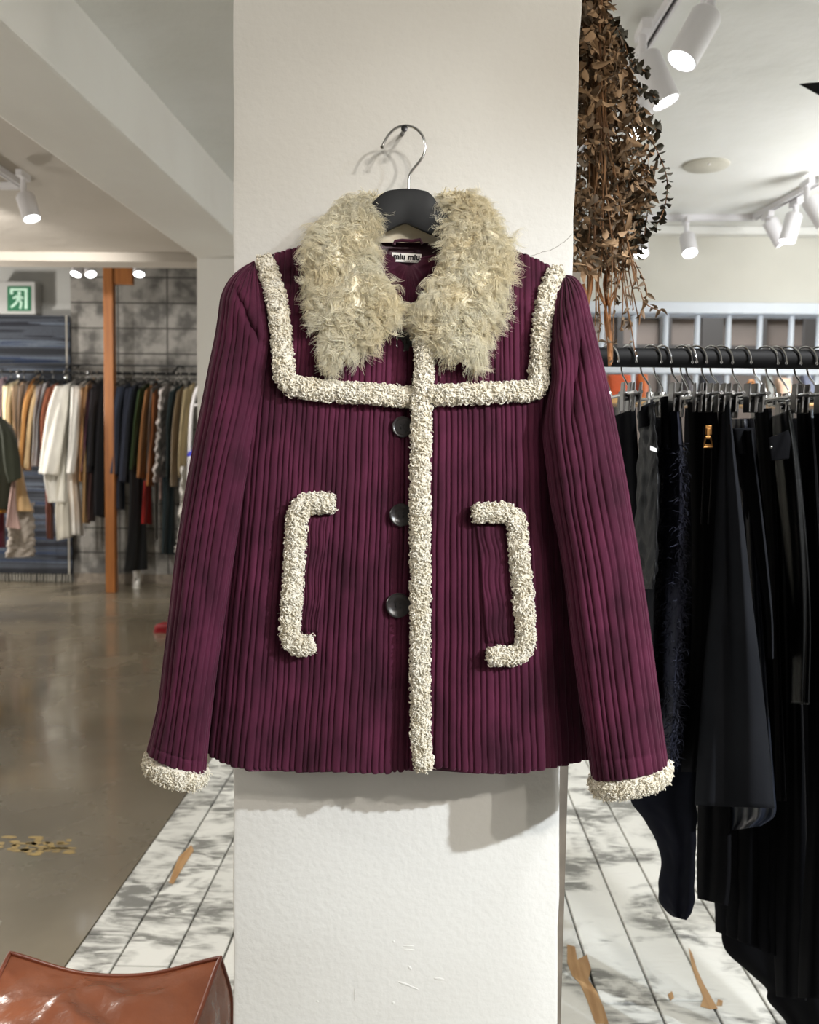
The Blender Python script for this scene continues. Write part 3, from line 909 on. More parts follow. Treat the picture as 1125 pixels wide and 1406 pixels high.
MB().pipe(at([541, 543, 552, 566, 577, 580], [336, 331, 330, 331, 329, 335], 1.214), 0.0022, 8).build('hanging_loop', MATS['wine_lining'], coat, smooth=True)
def neck_label():
    Yl = 1.213
    P = [at(px, py, Yl) for px, py in ((538.5, 346.5), (579, 349), (578.5, 361), (538, 359))]
    lb = MB().slab(P, (0, 0.0012, 0)).build('neck_label', MATS['label_white'], coat)
    dg = bpy.context.evaluated_depsgraph_get()
    for txt, px, py, size, bold in (('miu miu', 558.5, 353.0, 0.0102, 0.0005), ('MADE IN ITALY', 566, 359.2, 0.0030, 0.0)):
        cu = bpy.data.curves.new('lettering', 'FONT'); cu.body = txt; cu.size = size; cu.align_x = 'CENTER'; cu.align_y = 'CENTER'
        cu.extrude = 0.0001; cu.offset = bold; cu.space_character = 1.05
        to = bpy.data.objects.new('lettering', cu); COL.objects.link(to)
        bpy.context.view_layer.update()
        me = bpy.data.meshes.new_from_object(to.evaluated_get(bpy.context.evaluated_depsgraph_get()))
        bpy.data.objects.remove(to)
        c = at(px, py, Yl - 0.0004)
        me.transform(Matrix.Translation(Vector(c)) @ Matrix.Rotation(math.radians(-2.6), 4, 'Y').inverted() @ Matrix.Rotation(PI / 2, 4, 'X'))
        link('lettering', me, MATS['label_ink'], lb)
neck_label()

# --- collar: two long curly fur lapels
def lapel(L, R, yc, hd, nlock, seed, lean):
    o_, (PX, PY, Y) = tube('collar', L, R, MATS['fur_base'], coat, N=70, M=60, yc=yc, hd=hd, e=0.6)
    base = o_.data
    n = len(base.vertices)
    Vb = np.empty(n * 3, np.float32); base.vertices.foreach_get('co', Vb); Vb = Vb.reshape(-1, 3)
    N_, M_ = 70, 60
    G = Vb[:N_ * M_].reshape(N_, M_, 3)
    du = np.roll(G, -1, 1) - np.roll(G, 1, 1); dv = np.gradient(G, axis=0)
    nn = unit(np.cross(du, dv)); cen = G.mean(1, keepdims=True)
    if np.mean(np.sum(nn * (G - cen), 2)) < 0:
        nn = -nn
    tn = unit(dv)
    rg = np.random.default_rng(seed)
    # locks: root on the front three quarters
    fi = np.where(nn[N_ // 2, :, 1] < 0.35)[0]
    ir = rg.integers(1, N_ - 1, nlock); ic = fi[rg.integers(0, len(fi), nlock)]
    root = G[ir, ic]; nr = nn[ir, ic]
    side = unit(G[ir, ic] - cen[ir, 0])
    side[:, 1] *= 0.15
    ph = 2.1 * np.sin(root[:, 0] * 95 + 1.3 * seed) + 2.1 * np.sin(root[:, 2] * 80 + root[:, 0] * 40 + seed)
    # in every patch of skin the locks part around a swirl
    swirl = np.stack([np.cos(ph), np.zeros(nlock), np.sin(ph)], 1)
    fl = unit(np.array((lean, 0, -0.75)) + 1.0 * side + 0.75 * swirl + rg.normal(0, 0.28, (nlock, 3)) * np.array((1, .3, 1)))
    fl = unit(fl - 0.8 * nr * np.sum(fl * nr, 1)[:, None])
    per = 12
    k = np.repeat(np.arange(nlock), per)
    m = len(k)
    jit = rg.normal(0, 0.0009, (m, 3))
    ln = rg.uniform(.018, .034, nlock)
    A = rg.uniform(.0028, .0056, nlock); tr = rg.uniform(0.9, 1.7, nlock) * rg.choice([-1, 1], nlock); pz = rg.uniform(0, 6.28, nlock); lf = rg.uniform(.08, .34, nlock)
    V1, F1 = strands(root[k] + jit, nr[k], unit(fl[k] + rg.normal(0, .045, (m, 3))), ln[k] * rg.uniform(.75, 1.12, m), rg.uniform(.00018, .00038, m),
                     A[k] * rg.uniform(.8, 1.2, m), tr[k] * rg.uniform(.9, 1.1, m), pz[k] + rg.normal(0, .28, m), lf[k], K=14, sides=3, taper=0.75, droop=0.10, puff=0.65)
    # under layer, short and dense
    nu = nlock * 2
    ir = rg.integers(0, N_, nu); ic = rg.integers(0, M_, nu)
    V2, F2 = strands(G[ir, ic], nn[ir, ic], unit(rg.normal(0, 1, (nu, 3)) + np.array((0, 0, -.6))), rg.uniform(.006, .013, nu), rg.uniform(.0004, .0009, nu),
                     rg.uniform(.001, .0025, nu), rg.uniform(.5, 1.1, nu), rg.uniform(0, 6.28, nu), rg.uniform(.2, .7, nu), K=7, sides=3)
    me = fast_mesh('curls', np.vstack([V1, V2]), np.vstack([F1, F2 + len(V1)]))
    me.materials.append(MATS['fur'])
    link('curls', me, None, o_)
LAP_L_L = [(505, 268), (476, 279), (452, 300), (436, 325), (430, 355), (434, 395), (441, 430), (446, 455), (450, 474), (458, 488)]
LAP_L_R = [(519, 268), (513, 288), (505, 312), (505, 337), (512, 362), (525, 386), (538, 412), (535, 430), (515, 451), (474, 484)]
LAP_R_L = [(605, 266), (615, 287), (621, 312), (619, 342), (607, 372), (588, 400), (580, 424), (590, 442), (606, 463), (633, 486)]
LAP_R_R = [(622, 263), (650, 276), (672, 298), (686, 326), (689, 356), (684, 390), (674, 425), (664, 450), (655, 472), (646, 490)]
YCC = [(0, 1.222), (0.15, 1.205), (0.35, 1.165), (0.6, 1.138), (1, 1.132)]
lapel(LAP_L_L, LAP_L_R, YCC, [(0, .010), (.3, .016), (1, .010)], 1150, 11, -0.1)
lapel(LAP_R_L, LAP_R_R, YCC, [(0, .010), (.3, .016), (1, .010)], 1150, 23, 0.1)

# ================================================================== HANGER AND NAIL
h0 = at(560, 262, 1.2)
hg = thing('coat_hanger', h0, 'black wooden hanger with a steel hook inside the fur collar', 'hanger')
def hanger():
    Yh = 1.202
    top = spline([(362, 384), (382, 370), (420, 354), (470, 326), (500, 294), (518, 273), (531, 264), (545, 261), (562, 260), (578, 262), (592, 268), (612, 294), (650, 326), (700, 358), (740, 380), (760, 394)], 90)
    bot = spline([(364, 392), (384, 384), (424, 370), (470, 350), (500, 330), (518, 322), (532, 317), (545, 311), (557, 307), (570, 312), (590, 321), (612, 331), (650, 350), (700, 374), (740, 392), (758, 402)], 90)
    n = len(top)
    V, F = [], []
    for i in range(n):
        a, b = at(*top[i], Yh), at(*bot[i], Yh)
        hw = 0.0065
        fw = Yh - hw + 0.0
        ring = []
        for w, d in ((0.0, 0.6), (0.12, 1.0), (0.88, 1.0), (1.0, 0.6)):
            p = a * (1 - w) + b * w; ring.append((p[0], Yh - hw * d, p[2]))
        for w, d in ((1.0, 0.6), (0.88, 1.0), (0.12, 1.0), (0.0, 0.6)):
            p = a * (1 - w) + b * w; ring.append((p[0], Yh + hw * d, p[2]))
        V += ring
    for i in range(n - 1):
        for k in range(8):
            F.append((i * 8 + k, i * 8 + (k + 1) % 8, i * 8 + 8 + (k + 1) % 8, i * 8 + 8 + k))
    F.append(tuple(range(8))[::-1]); F.append(tuple((n - 1) * 8 + k for k in range(8)))
    MB().add(V, F).build('shoulder_bar', MATS['hanger_black'], hg, smooth=True)
    P = spline([(560.5, 268), (561, 255), (562, 243), (567, 233), (576, 222), (582, 212), (584, 200), (580, 186), (570, 176), (557, 172.5), (544, 176), (534, 185), (528, 195), (525.5, 201)], 90)
    MB().pipe(at(P[:, 0], P[:, 1], Yh), 0.00185, 14).build('hook', MATS['chrome'], hg, smooth=True)
    MB().lathe([(0.0005, -0.0028), (0.002, -0.002), (0.0028, 0), (0.002, 0.002), (0.0005, 0.0028)], at(525, 202, Yh), (0, 0, 1), 14).build('hook_tip', MATS['chrome'], hg, smooth=True)
hanger()
n0 = at(555, 178, 1.25)
nl = MB().pipe([at(552.5, 184, 1.251), at(555.5, 177, 1.19)], [0.0028, 0.0022], 10).lathe([(0.0042, 0), (0.0042, 0.0018), (0.0025, 0.0024)], at(555.5, 177, 1.19), (0.05, -1, 0.12), 14)
tag(nl.build('nail', MATS['dark_metal'], smooth=True), 'small dark nail in the white pillar carrying the hanger hook', 'nail')

# ================================================================== RACK OF BLACK CLOTHES
for nm, c1, c2, rg_, kw in (
        ('black_wool', (15, 15, 17), (11, 11, 13), .95, dict(spec=.06)), ('black_plain', (11, 11, 13), (8, 8, 10), .95, dict(spec=.06)),
        ('charcoal_wool', (27, 28, 31), (22, 23, 26), .95, dict(spec=.06)), ('black_satin', (12, 12, 13), (8, 8, 9), .5, dict(bump=.5, bscale=30, bdist=.01, spec=.22)),
        ('navy_shag', (16, 19, 36), (9, 10, 22), .8, dict(spec=.3)), ('navy_ribbed', (16, 17, 25), (12, 13, 19), .9, dict(spec=.06)),
        ('black_leather', (13, 14, 14), (10, 10, 11), .36, dict(spec=.3, bump=.3, bscale=120, bdist=.002)), ('navy_satin', (24, 29, 40), (15, 18, 26), .45, {})):
    mat(nm, c1, c2, rough=rg_, scale=10, **kw)
mat('clip_metal', (120, 118, 116), rough=.3, metal=1.0)
mat('brass', (190, 140, 84), rough=0.28, metal=1.0)

RY = 1.5
rz = float(at(980, 492, RY)[2])
rail = thing('clothes_rail', (0.75, RY, 0.0), 'thick black clothes rail fixed to the pillar and packed with black skirts', 'clothes rail')
x_end = 1.42
MB().pipe([(0.185, RY, rz), (x_end, RY, rz)], 0.0158, 24).build('rail', MATS['black_paint'], rail, smooth=True)
MB().pipe([(x_end, RY, 0.0), (x_end, RY, rz + .01)], 0.016, 20).build('upright', MATS['black_paint'], rail, smooth=True)
MB().pipe([(x_end, RY - .3, 0.016), (x_end, RY + .3, 0.016)], 0.016, 16).build('foot', MATS['black_paint'], rail, smooth=True)

# one clip hanger, then copies
CH_LABEL = 'steel clip hanger hooked over the thick black rail among the black clothes'
CH_GROUP = 'clip hangers on the black rail'
def clip_hanger():
    ch = thing('clip_hanger', (0, 0, 0), CH_LABEL, 'hanger', CH_GROUP)
    a = np.linspace(-0.35, 1.0, 16) * PI
    r = 0.0182
    # hook round the rail: tip in front, stem behind
    hk = [(0.012 * -math.sin(t) * .55 + 0.004, -r * math.cos(t - PI / 2) * 1.0, r * math.sin(t - PI / 2 + PI / 2)) for t in a]
    P = [(0.013, -0.019, -0.008), (0.0115, -0.0195, 0.002), (0.008, -0.016, 0.012), (0.002, -0.006, 0.0188), (-0.003, 0.006, 0.0186), (-0.006, 0.016, 0.011),
         (-0.007, 0.0195, 0.0), (-0.007, 0.0195, -0.014), (-0.005, 0.016, -0.026), (0.0, 0.008, -0.038), (0.004, 0.0, -0.05), (0.004, 0.0, -0.062)]
    MB().pipe(spline(P, 60), 0.0016, 8).lathe([(0.0004, -.003), (0.0026, -.0015), (0.0028, 0.001), (0.0004, 0.003)], P[0], (0, 0, 1), 10).build('hook', MATS['chrome'], ch, smooth=True)
    MB().pipe([(0.004, -0.155, -0.066), (0.004, 0.155, -0.066)], 0.0028, 10).lathe([(0.004, -.012), (0.005, 0), (0.004, 0.006)], (0.004, 0, -0.062), (0, 0, 1), 12).build('bar', MATS['chrome'], ch, smooth=True)
    for y in (-0.10, 0.10):
        c = MB()
        c.slab([(-0.001, y - .01, -0.048), (-0.002, y - .01, -0.066), (-0.0015, y - .01, -0.092), (0.001, y - .01, -0.092), (0.002, y - .01, -0.066), (0.001, y - .01, -0.048)], (0, 0.02, 0))
        c.slab([(0.0095, y - .01, -0.048), (0.0075, y - .01, -0.066), (0.007, y - .01, -0.092), (0.0095, y - .01, -0.092), (0.0115, y - .01, -0.066), (0.0115, y - .01, -0.048)], (0, 0.02, 0))
        cl = c.build('clip', MATS['clip_metal'], ch, bevel=0.001)
        MB().pipe([(-0.001, y, -0.072), (0.009, y, -0.072)], 0.004, 10).build('clip_spring', MATS['dark_metal'], cl, smooth=True)
    return ch
ch0 = clip_hanger()
def copy_tree(o, parent=None):
    c = o.copy(); COL.objects.link(c)
    if parent is not None:
        c.parent = parent
    for k in list(o.children):
        copy_tree(k, c)
    return c
HK = [848, 875, 906, 922, 949, 958, 969, 990, 1004, 1032, 1066, 1080, 1098, 1121, 1140]
for i, px in enumerate(HK):
    o = ch0 if i == 0 else copy_tree(ch0)
    x = float(at(px, 490, RY - .018)[0]) - 0.012
    o.location = (x, RY, rz)
    o.rotation_euler = (0, 0, [0.05, -0.1, 0.12, -0.05, 0.1, -0.14, 0.06, 0.0, 0.12, -0.08, 0.2, -0.05, 0.1, 0, 0.08][i])

def cloth_fold(a, lam, ph=0.0):
    return lambda PX, PY, U, T: a * np.sin(U * lam + ph + T * 1.2) * (0.3 + 0.7 * T) + a * 0.5 * np.sin(U * lam * 2.3 + T * 4 + ph * 2)

def garment(name, label, cat, L, R, m, yc, hd, fold=None, band=None, wr=0.0, **kw):
    c = at((L[0][0] + R[0][0]) / 2, (L[0][1] + R[0][1]) / 2, yc if np.isscalar(yc) else yc[0][1])
    g = thing(name, c, label, cat)
    o, _ = tube('body', L, R, MATS[m], g, slant=kw.pop('slant', -.08), N=kw.pop('N', 90), M=kw.pop('M', 72), yc=yc, hd=hd, e=kw.pop('e', 0.8), fold=fold or cloth_fold(0.006, 7, c[0] * 40), wrinkle=wr, **kw)
    if band is not None:
        bl, br, bm = band
        tube('waistband', bl, br, MATS[bm], g, N=16, M=60, yc=yc if np.isscalar(yc) else yc[0][1], hd=(hd if np.isscalar(hd) else hd[0][1]) + .004, e=.7)
    return g, o

garment('skirt', 'plain black skirt squeezed at the pillar end of the rail beside the coat sleeve', 'skirt',
        [(836, 574), (838, 700), (842, 850), (850, 1000), (870, 1092)], [(873, 560), (882, 700), (893, 850), (915, 1000), (940, 1110)], 'black_plain', 1.56, 0.03)
g, o = garment('skirt', 'short crinkled black satin skirt with a small silver tab at the waist', 'skirt',
        [(876, 566), (877, 612), (873, 700), (872, 760), (877, 808)], [(899, 552), (903, 606), (905, 650), (904, 760), (899, 809)], 'black_satin', 1.44, 0.028,
        band=([(877, 560), (878, 588)], [(899, 550), (902, 582)], 'black_plain'), wr=0.002)
MB().slab([tuple(at(px, py, 1.386)) for px, py in ((893, 612), (902, 616), (902, 621), (893, 618))], (0, -.002, 0)).build('waist_tab', MATS['white_metal'], g)
garment('skirt', 'narrow dark grey skirt showing just below the crinkled satin skirt', 'skirt',
        [(880, 600), (882, 700), (884, 800), (888, 900), (893, 985)], [(901, 600), (902, 700), (900, 800), (898, 900), (898, 985)], 'charcoal_wool', 1.5, 0.026)
g, o = garment('trousers', 'navy shaggy pile trousers under a smooth black waistband', 'trousers',
        [(907, 548), (909, 620), (909, 750), (904, 900), (908, 1045)], [(931, 548), (937, 620), (939, 750), (936, 900), (927, 1045)], 'navy_shag', 1.46, 0.026,
        band=([(907, 546), (908, 614)], [(932, 548), (937, 616)], 'black_plain'))
def shag():
    me = o.data; n = len(me.vertices); V = np.empty(n * 3, np.float32); me.vertices.foreach_get('co', V); V = V.reshape(-1, 3)[:90 * 72].reshape(90, 72, 3)
    nn = unit(V - V.mean(1, keepdims=True))
    k = 2600
    ir = rng.integers(20, 90, k); ic = rng.integers(0, 72, k)
    V1, F1 = strands(V[ir, ic], nn[ir, ic], unit(rng.normal(0, .8, (k, 3)) + np.array((0, 0, -1.2))), rand(k, .008, .02), rand(k, .0006, .0013), rand(k, .001, .004), rand(k, .4, 1), rand(k, 0, 6.28), rand(k, .1, .5), K=7, sides=3)
    link('pile', fast_mesh('pile', V1, F1), MATS['navy_shag'], g)
shag()
garment('trousers', 'ribbed navy-black trousers whose rounded leg hangs lowest beside the cuff of the coat', 'trousers',
        [(941, 560), (938, 700), (922, 900), (885, 1040), (866, 1096), (888, 1130), (907, 1172), (904, 1215), (907, 1240), (922, 1258)],
        [(963, 560), (963, 700), (963, 900), (960, 1040), (958, 1096), (957, 1130), (956, 1172), (954, 1215), (953, 1245), (944, 1264)], 'navy_ribbed', 1.53, 0.03, N=220, M=60, wr=0.0012)
g, o = garment('skirt', 'black skirt with a gold zip pull hanging at its waist', 'skirt',
        [(944, 552), (946, 620), (950, 720), (948, 900), (935, 1060)], [(985, 552), (987, 620), (986, 720), (980, 900), (970, 1060)], 'black_wool', 1.46, 0.026)
def zip_pull():
    y = 1.402
    z = MB()
    z.slab([tuple(at(px, py, y)) for px, py in ((968, 584), (977, 584), (977, 597), (968, 597))], (0, -.004, 0))
    z.slab([tuple(at(px, py, y - .004)) for px, py in ((970, 588), (975, 588), (975, 603), (970, 603))], (0, -.003, 0))
    zz = z.build('zip_slider', MATS['brass'], g, bevel=.0008)
    ring = [(969.5, 600), (976, 600), (979, 614), (966.5, 614), (969.5, 600)]
    P = polysample(np.array(ring, float), 1.0)
    MB().pipe(at(P[:, 0], P[:, 1], y - .006), 0.0013, 8).slab([tuple(at(px, py, y - .0065)) for px, py in ((967.5, 610), (978, 610), (979, 614), (966.5, 614))], (0, .001, 0)).build('pull_ring', MATS['brass'], zz, smooth=True)
    for dx in (-5, 5):
        P = spline([(972 + dx, 586), (972 + dx * 1.1, 620), (971 + dx * 1.1, 670), (968 + dx, 720)], 40)
        MB().pipe(at(P[:, 0], P[:, 1], y + .001), 0.0012, 6).build('zip_edge', MATS['black_leather'], g, smooth=True)
zip_pull()
garment('skirt', 'large flared charcoal skirt with a straight hem, widest on the black rail', 'skirt',
        [(986, 548), (986, 576), (983, 640), (980, 720), (975, 820), (966, 920), (959, 1020), (954, 1106)], [(1002, 548), (1005, 576), (1012, 640), (1022, 720), (1033, 820), (1045, 920), (1056, 1020), (1064, 1110)], 'charcoal_wool',
        [(0, 1.46), (.3, 1.40), (1, 1.39)], [(0, .04), (1, .05)], fold=cloth_fold(0.010, 5.5, 1.0), M=110)
garment('skirt', 'charcoal skirt with a deep folded waistband behind the large flared skirt', 'skirt',
        [(1006, 592), (1010, 625), (1018, 680), (1030, 760), (1044, 830), (1050, 905)], [(1034, 590), (1037, 622), (1047, 700), (1056, 780), (1062, 850), (1063, 905)], 'charcoal_wool', 1.5, 0.026,
        band=([(1003, 588), (1010, 624)], [(1036, 587), (1037, 623)], 'charcoal_wool'))
garment('trousers', 'black wool trousers hanging between the folded-waist skirt and the leather skirt', 'trousers',
        [(1036, 562), (1045, 650), (1054, 750), (1060, 850), (1064, 1000), (1066, 1100)], [(1060, 560), (1064, 650), (1068, 750), (1070, 850), (1076, 1000), (1080, 1100)], 'black_wool', 1.55, 0.026)
g, o = garment('skirt', 'glossy black leather skirt with a square flap at its waist', 'skirt',
        [(1060, 572), (1064, 640), (1076, 760), (1084, 860), (1085, 966)], [(1086, 562), (1099, 640), (1110, 760), (1114, 860), (1112, 968)], 'black_leather', 1.46, 0.028, e=.9)
tube('flap', [(1054, 602), (1056, 618), (1058, 633)], [(1083, 590), (1086, 604), (1084, 630)], MATS['black_plain'], g, N=24, M=40, yc=1.402, hd=0.008, e=.5)
MB().lathe([(.0022, 0), (.0018, .002), (.0004, .0026)], at(1059, 614, 1.393), (0, -1, 0), 12).build('snap', MATS['chrome'], g, smooth=True)
garment('trousers', 'long black trousers hanging just past the leather skirt', 'trousers',
        [(1094, 564), (1100, 700), (1108, 900), (1110, 1100), (1098, 1300), (1096, 1370)], [(1114, 564), (1122, 700), (1132, 900), (1138, 1100), (1140, 1300), (1142, 1372)], 'black_plain', 1.5, 0.03)
garment('trousers', 'black wool trousers last in view at the frame edge of the rail', 'trousers',
        [(1117, 566), (1126, 700), (1136, 900), (1142, 1100), (1146, 1350)], [(1138, 566), (1150, 700), (1165, 900), (1180, 1100), (1190, 1350)], 'black_wool', 1.46, 0.03)
garment('trousers', 'long wide black trousers with a pressed crease reaching almost to the boards', 'trousers',
        [(1058, 575), (1064, 800), (1066, 1000), (1064, 1150), (1062, 1280), (1066, 1368)], [(1084, 575), (1096, 800), (1104, 1000), (1108, 1150), (1108, 1280), (1108, 1374)], 'black_wool', 1.62, 0.03)
garment('skirt', 'black skirt with a stitched rounded hem below the big flared skirt', 'skirt',
        [(953, 575), (956, 800), (958, 1000), (958, 1100), (957, 1200), (958, 1234)], [(984, 575), (996, 800), (1002, 1000), (1004, 1100), (1004, 1200), (1000, 1244)], 'black_wool', 1.62, 0.03)
garment('skirt', 'navy satin skirt whose shiny hem shows under the big flared skirt', 'skirt',
        [(1006, 575), (1004, 800), (1002, 1000), (1002, 1080), (1004, 1122), (1002, 1141)], [(1026, 575), (1044, 800), (1058, 1000), (1064, 1080), (1065, 1118), (1046, 1134)], 'navy_satin', 1.54, 0.02, fold=cloth_fold(.008, 9, 2))
garment('skirt', 'black pleated skirt with stepped pleats below the navy satin hem', 'skirt',
        [(1000, 575), (990, 800), (986, 1000), (985, 1200), (987, 1278)], [(1030, 575), (1054, 800), (1064, 1000), (1068, 1200), (1066, 1312)], 'black_wool', 1.69, 0.03, ribs=0.028, ramp=0.007, M=160, jit=0.4)
garment('skirt', 'long black skirt trailing lowest of all under the pleated skirt', 'skirt',
        [(1040, 600), (1020, 900), (1000, 1150), (993, 1250), (994, 1300), (1026, 1333), (1052, 1357), (1055, 1374), (1080, 1405), (1085, 1432)],
        [(1080, 600), (1090, 900), (1100, 1150), (1110, 1250), (1118, 1300), (1122, 1350), (1126, 1360), (1130, 1374), (1134, 1405), (1140, 1432)], 'black_plain', 1.76, 0.03, N=140)

garment('skirt', 'black skirt glimpsed in the gap between the crinkled satin skirt and the shaggy trousers', 'skirt',
        [(884, 572), (884, 700), (884, 900), (890, 1060)], [(936, 572), (944, 700), (950, 900), (956, 1060)], 'black_plain', 1.7, 0.025)
garment('skirt', 'black skirt glimpsed in the gap behind the leather skirt', 'skirt',
        [(1030, 574), (1046, 750), (1052, 950), (1060, 1180)], [(1120, 574), (1128, 750), (1136, 950), (1140, 1180)], 'black_plain', 1.78, 0.025)

# ================================================================== FAR RAIL OF COATS
FY = 8.12
fz = float(at(120, 512, FY)[2])
fx0, fx1 = -7.0, -1.0
far = thing('clothes_rail', (-3.2, FY, fz), 'thin dark clothes rail along the grey block wall full of coats', 'clothes rail')
MB().pipe([(fx0, FY, fz), (fx1, FY, fz)], 0.013, 12).build('rail', MATS['black_paint'], far, smooth=True)
zb_ = float(at(200, 502, 8.35)[2])
MB().pipe([(fx0, 8.35, zb_), (fx1, 8.35, zb_)], 0.008, 10).build('rear_bar', MATS['dark_metal'], far, smooth=True)
for px in (86, 236):
    x = float(at(px, 512, FY)[0]); MB().pipe([(x, FY, fz), (x, 8.35, zb_), (x, 8.5, zb_)], 0.008, 8).build('bracket', MATS['black_paint'], far, smooth=True)

post = thing('wooden_post', at(156, 818, 7.93), 'orange-brown wooden post standing in front of the far coats', 'post')
pw = 0.042
xt = float(at(152, 600, 7.93)[0])
MB().box((xt - pw, 7.93 - pw, 0), (xt + pw, 7.93 + pw, 2.95)).build('shaft', MATS['post_wood'], post, bevel=.006)
MB().box((xt + pw, 7.93 - .03, float(at(165, 391, 7.93)[2])), (xt + .21, 7.93 + .03, float(at(165, 378, 7.93)[2]) + .1)).build('cross_piece', MATS['post_wood'], post, bevel=.006)

FH_GROUP = 'hangers on the far rail'
def far_hanger():
    t = thing('coat_hanger', (0, 0, 0), 'small metal hanger hooked over the thin far rail above the coats', 'hanger', FH_GROUP)
    MB().pipe(spline([(0, -.02, -.005), (0, -.016, .014), (0, 0, .02), (0, .016, .014), (0, .014, -.01), (0, 0, -.03), (0, 0, -.06)], 24), 0.004, 6).build('hook', MATS['chrome'], t, smooth=True)
    MB().pipe(spline([(0, -.2, -.125), (0, -.1, -.085), (0, 0, -.06), (0, .1, -.085), (0, .2, -.125)], 20), 0.007, 6).build('shoulder_bar', MATS['hanger_black'], t, smooth=True)
    return t
fh0 = None
_used = {}
def far_garment(kind, label, cat, L, R, col, dy=0.0, sleeve=None, hd=0.17, rough=.85, col2=None, wr=0.0, hang=True, depth=FY, legs=False):
    global fh0
    key = col
    if key not in _used:
        c2 = col2 or tuple(int(v * .88) for v in col)
        _used[key] = mat('cloth_' + str(len(_used)), col, c2, rough=rough, scale=9, stretch=(1, 1, .5), sheen=.1)
    m = _used[key]
    yc = depth + dy
    c = at((L[0][0] + R[0][0]) / 2, (L[0][1] + R[0][1]) / 2, yc)
    t = thing(kind, c, label, cat)
    tube('legs' if legs else 'body', L, R, m, t, N=46, M=34, yc=yc, hd=[(0, hd * .1), (.12, hd * .17), (1, hd * .17)], slant=hd * 1.5, e=.8, fold=cloth_fold(.03, 6, c[0] * 5), wrinkle=wr)
    if sleeve:
        sl, sr = sleeve
        tube('sleeve', sl, sr, m, t, N=36, M=26, yc=[(0, yc - hd * .5), (.25, yc - hd * .8), (1, yc - hd * .9)], slant=hd * .6, hd=[(0, .015), (.2, .034), (1, .032)], e=.9, fold=cloth_fold(.012, 5, c[0]))
    if hang:
        if fh0 is None:
            fh0 = far_hanger(); o = fh0
        else:
            o = copy_tree(fh0)
        o.location = (float(at((L[0][0] + R[0][0]) / 2, 512, FY)[0]), FY, fz)
        o.rotation_euler = (0, 0, random.uniform(-.25, .25))
    return t

J = 'jacket'
far_garment('jacket', 'yellow jacket cut by the frame edge on the far rail', J, [(-14, 532), (-16, 570), (-16, 620)], [(-2, 528), (3, 560), (3, 620)], (226, 184, 70))
far_garment('blouse', 'pale lilac blouse between yellow and ivory garments on the far rail', 'blouse', [(-4, 522), (-3, 560), (-3, 610)], [(10, 516), (8, 560), (8, 610)], (222, 196, 214))
far_garment('coat', 'ivory coat second from the yellow jacket on the far rail', 'coat', [(4, 530), (4, 565), (8, 600), (14, 640)], [(26, 521), (24, 560), (24, 600), (24, 640)], (244, 232, 196), sleeve=([(8, 530), (6, 560), (8, 600)], [(20, 526), (15, 560), (15, 600)]))
far_garment('coat', 'pale peach coat beside the ivory coat', 'coat', [(16, 531), (18, 580), (22, 640)], [(34, 522), (30, 580), (30, 640)], (236, 206, 172))
far_garment('coat', 'light grey coat squeezed between peach and camel coats', 'coat', [(26, 530), (24, 580), (27, 640)], [(40, 523), (33, 580), (32, 640)], (176, 172, 172))
far_garment('coat', 'camel coat with its shoulder poking up on the far rail', 'coat', [(44, 522), (33, 548), (29, 590), (27, 640)], [(56, 511), (46, 548), (40, 590), (36, 645)], (214, 166, 106), sleeve=([(46, 526), (33, 555), (28, 600), (25, 640)], [(54, 522), (40, 555), (35, 600), (31, 646)]))
far_garment('coat', 'sand beige coat hanging beside the camel coat', 'coat', [(46, 532), (40, 570), (36, 610), (33, 646)], [(60, 523), (50, 570), (45, 610), (43, 646)], (230, 202, 156), sleeve=([(48, 534), (40, 570), (36, 610), (33, 642)], [(56, 530), (46, 570), (42, 610), (40, 646)]))
far_garment('cardigan', 'grey and white knitted cardigan with a fleck pattern', 'cardigan', [(50, 530), (46, 570), (45, 610), (43, 640)], [(68, 522), (56, 570), (55, 610), (54, 640)], (176, 178, 186), col2=(232, 232, 232))
far_garment('jacket', 'rust brown jacket between knitted cardigan and white coat', J, [(64, 534), (56, 570), (56, 610), (57, 650)], [(82, 522), (72, 570), (70, 610), (70, 650)], (166, 98, 72))
far_garment('coat', 'bright white coat with a wide sleeve, the broadest on the far rail', 'coat', [(74, 536), (66, 575), (62, 615), (60, 650), (66, 690)], [(104, 522), (97, 575), (95, 615), (93, 650), (94, 690)], (240, 238, 230), dy=-.04,
            sleeve=([(76, 530), (66, 560), (58, 610), (53, 650)], [(96, 528), (92, 570), (86, 610), (79, 653)]))
far_garment('coat', 'second white coat behind the broad white coat, longer at the hem', 'coat', [(98, 532), (96, 570), (94, 620), (93, 660), (96, 700), (98, 734)], [(121, 521), (113, 570), (112, 620), (109, 660), (113, 700), (116, 736)], (246, 244, 238),
            sleeve=([(98, 532), (97, 570), (95, 610), (91, 650)], [(114, 526), (110, 570), (108, 610), (104, 651)]))
far_garment('dress', 'long off-white dress hanging below the broad white coat', 'dress', [(84, 560), (82, 620), (79, 660), (76, 700), (78, 742)], [(96, 560), (96, 620), (96, 660), (97, 700), (100, 738)], (232, 228, 216), dy=.03)
far_garment('coat', 'light tan coat behind the second white coat', 'coat', [(112, 534), (110, 580), (109, 620), (108, 661)], [(130, 518), (121, 580), (118, 620), (116, 662)], (206, 160, 110))
far_garment('trousers', 'tan trousers hanging below the light tan coat', 'trousers', [(113, 560), (113, 650), (113, 718)], [(123, 560), (124, 650), (124, 719)], (200, 160, 108), legs=True)
far_garment('jacket', 'plum jacket next to the black coats near the wooden post', J, [(120, 540), (116, 580), (113, 620), (110, 648)], [(132, 524), (125, 580), (123, 620), (121, 648)], (118, 76, 88))
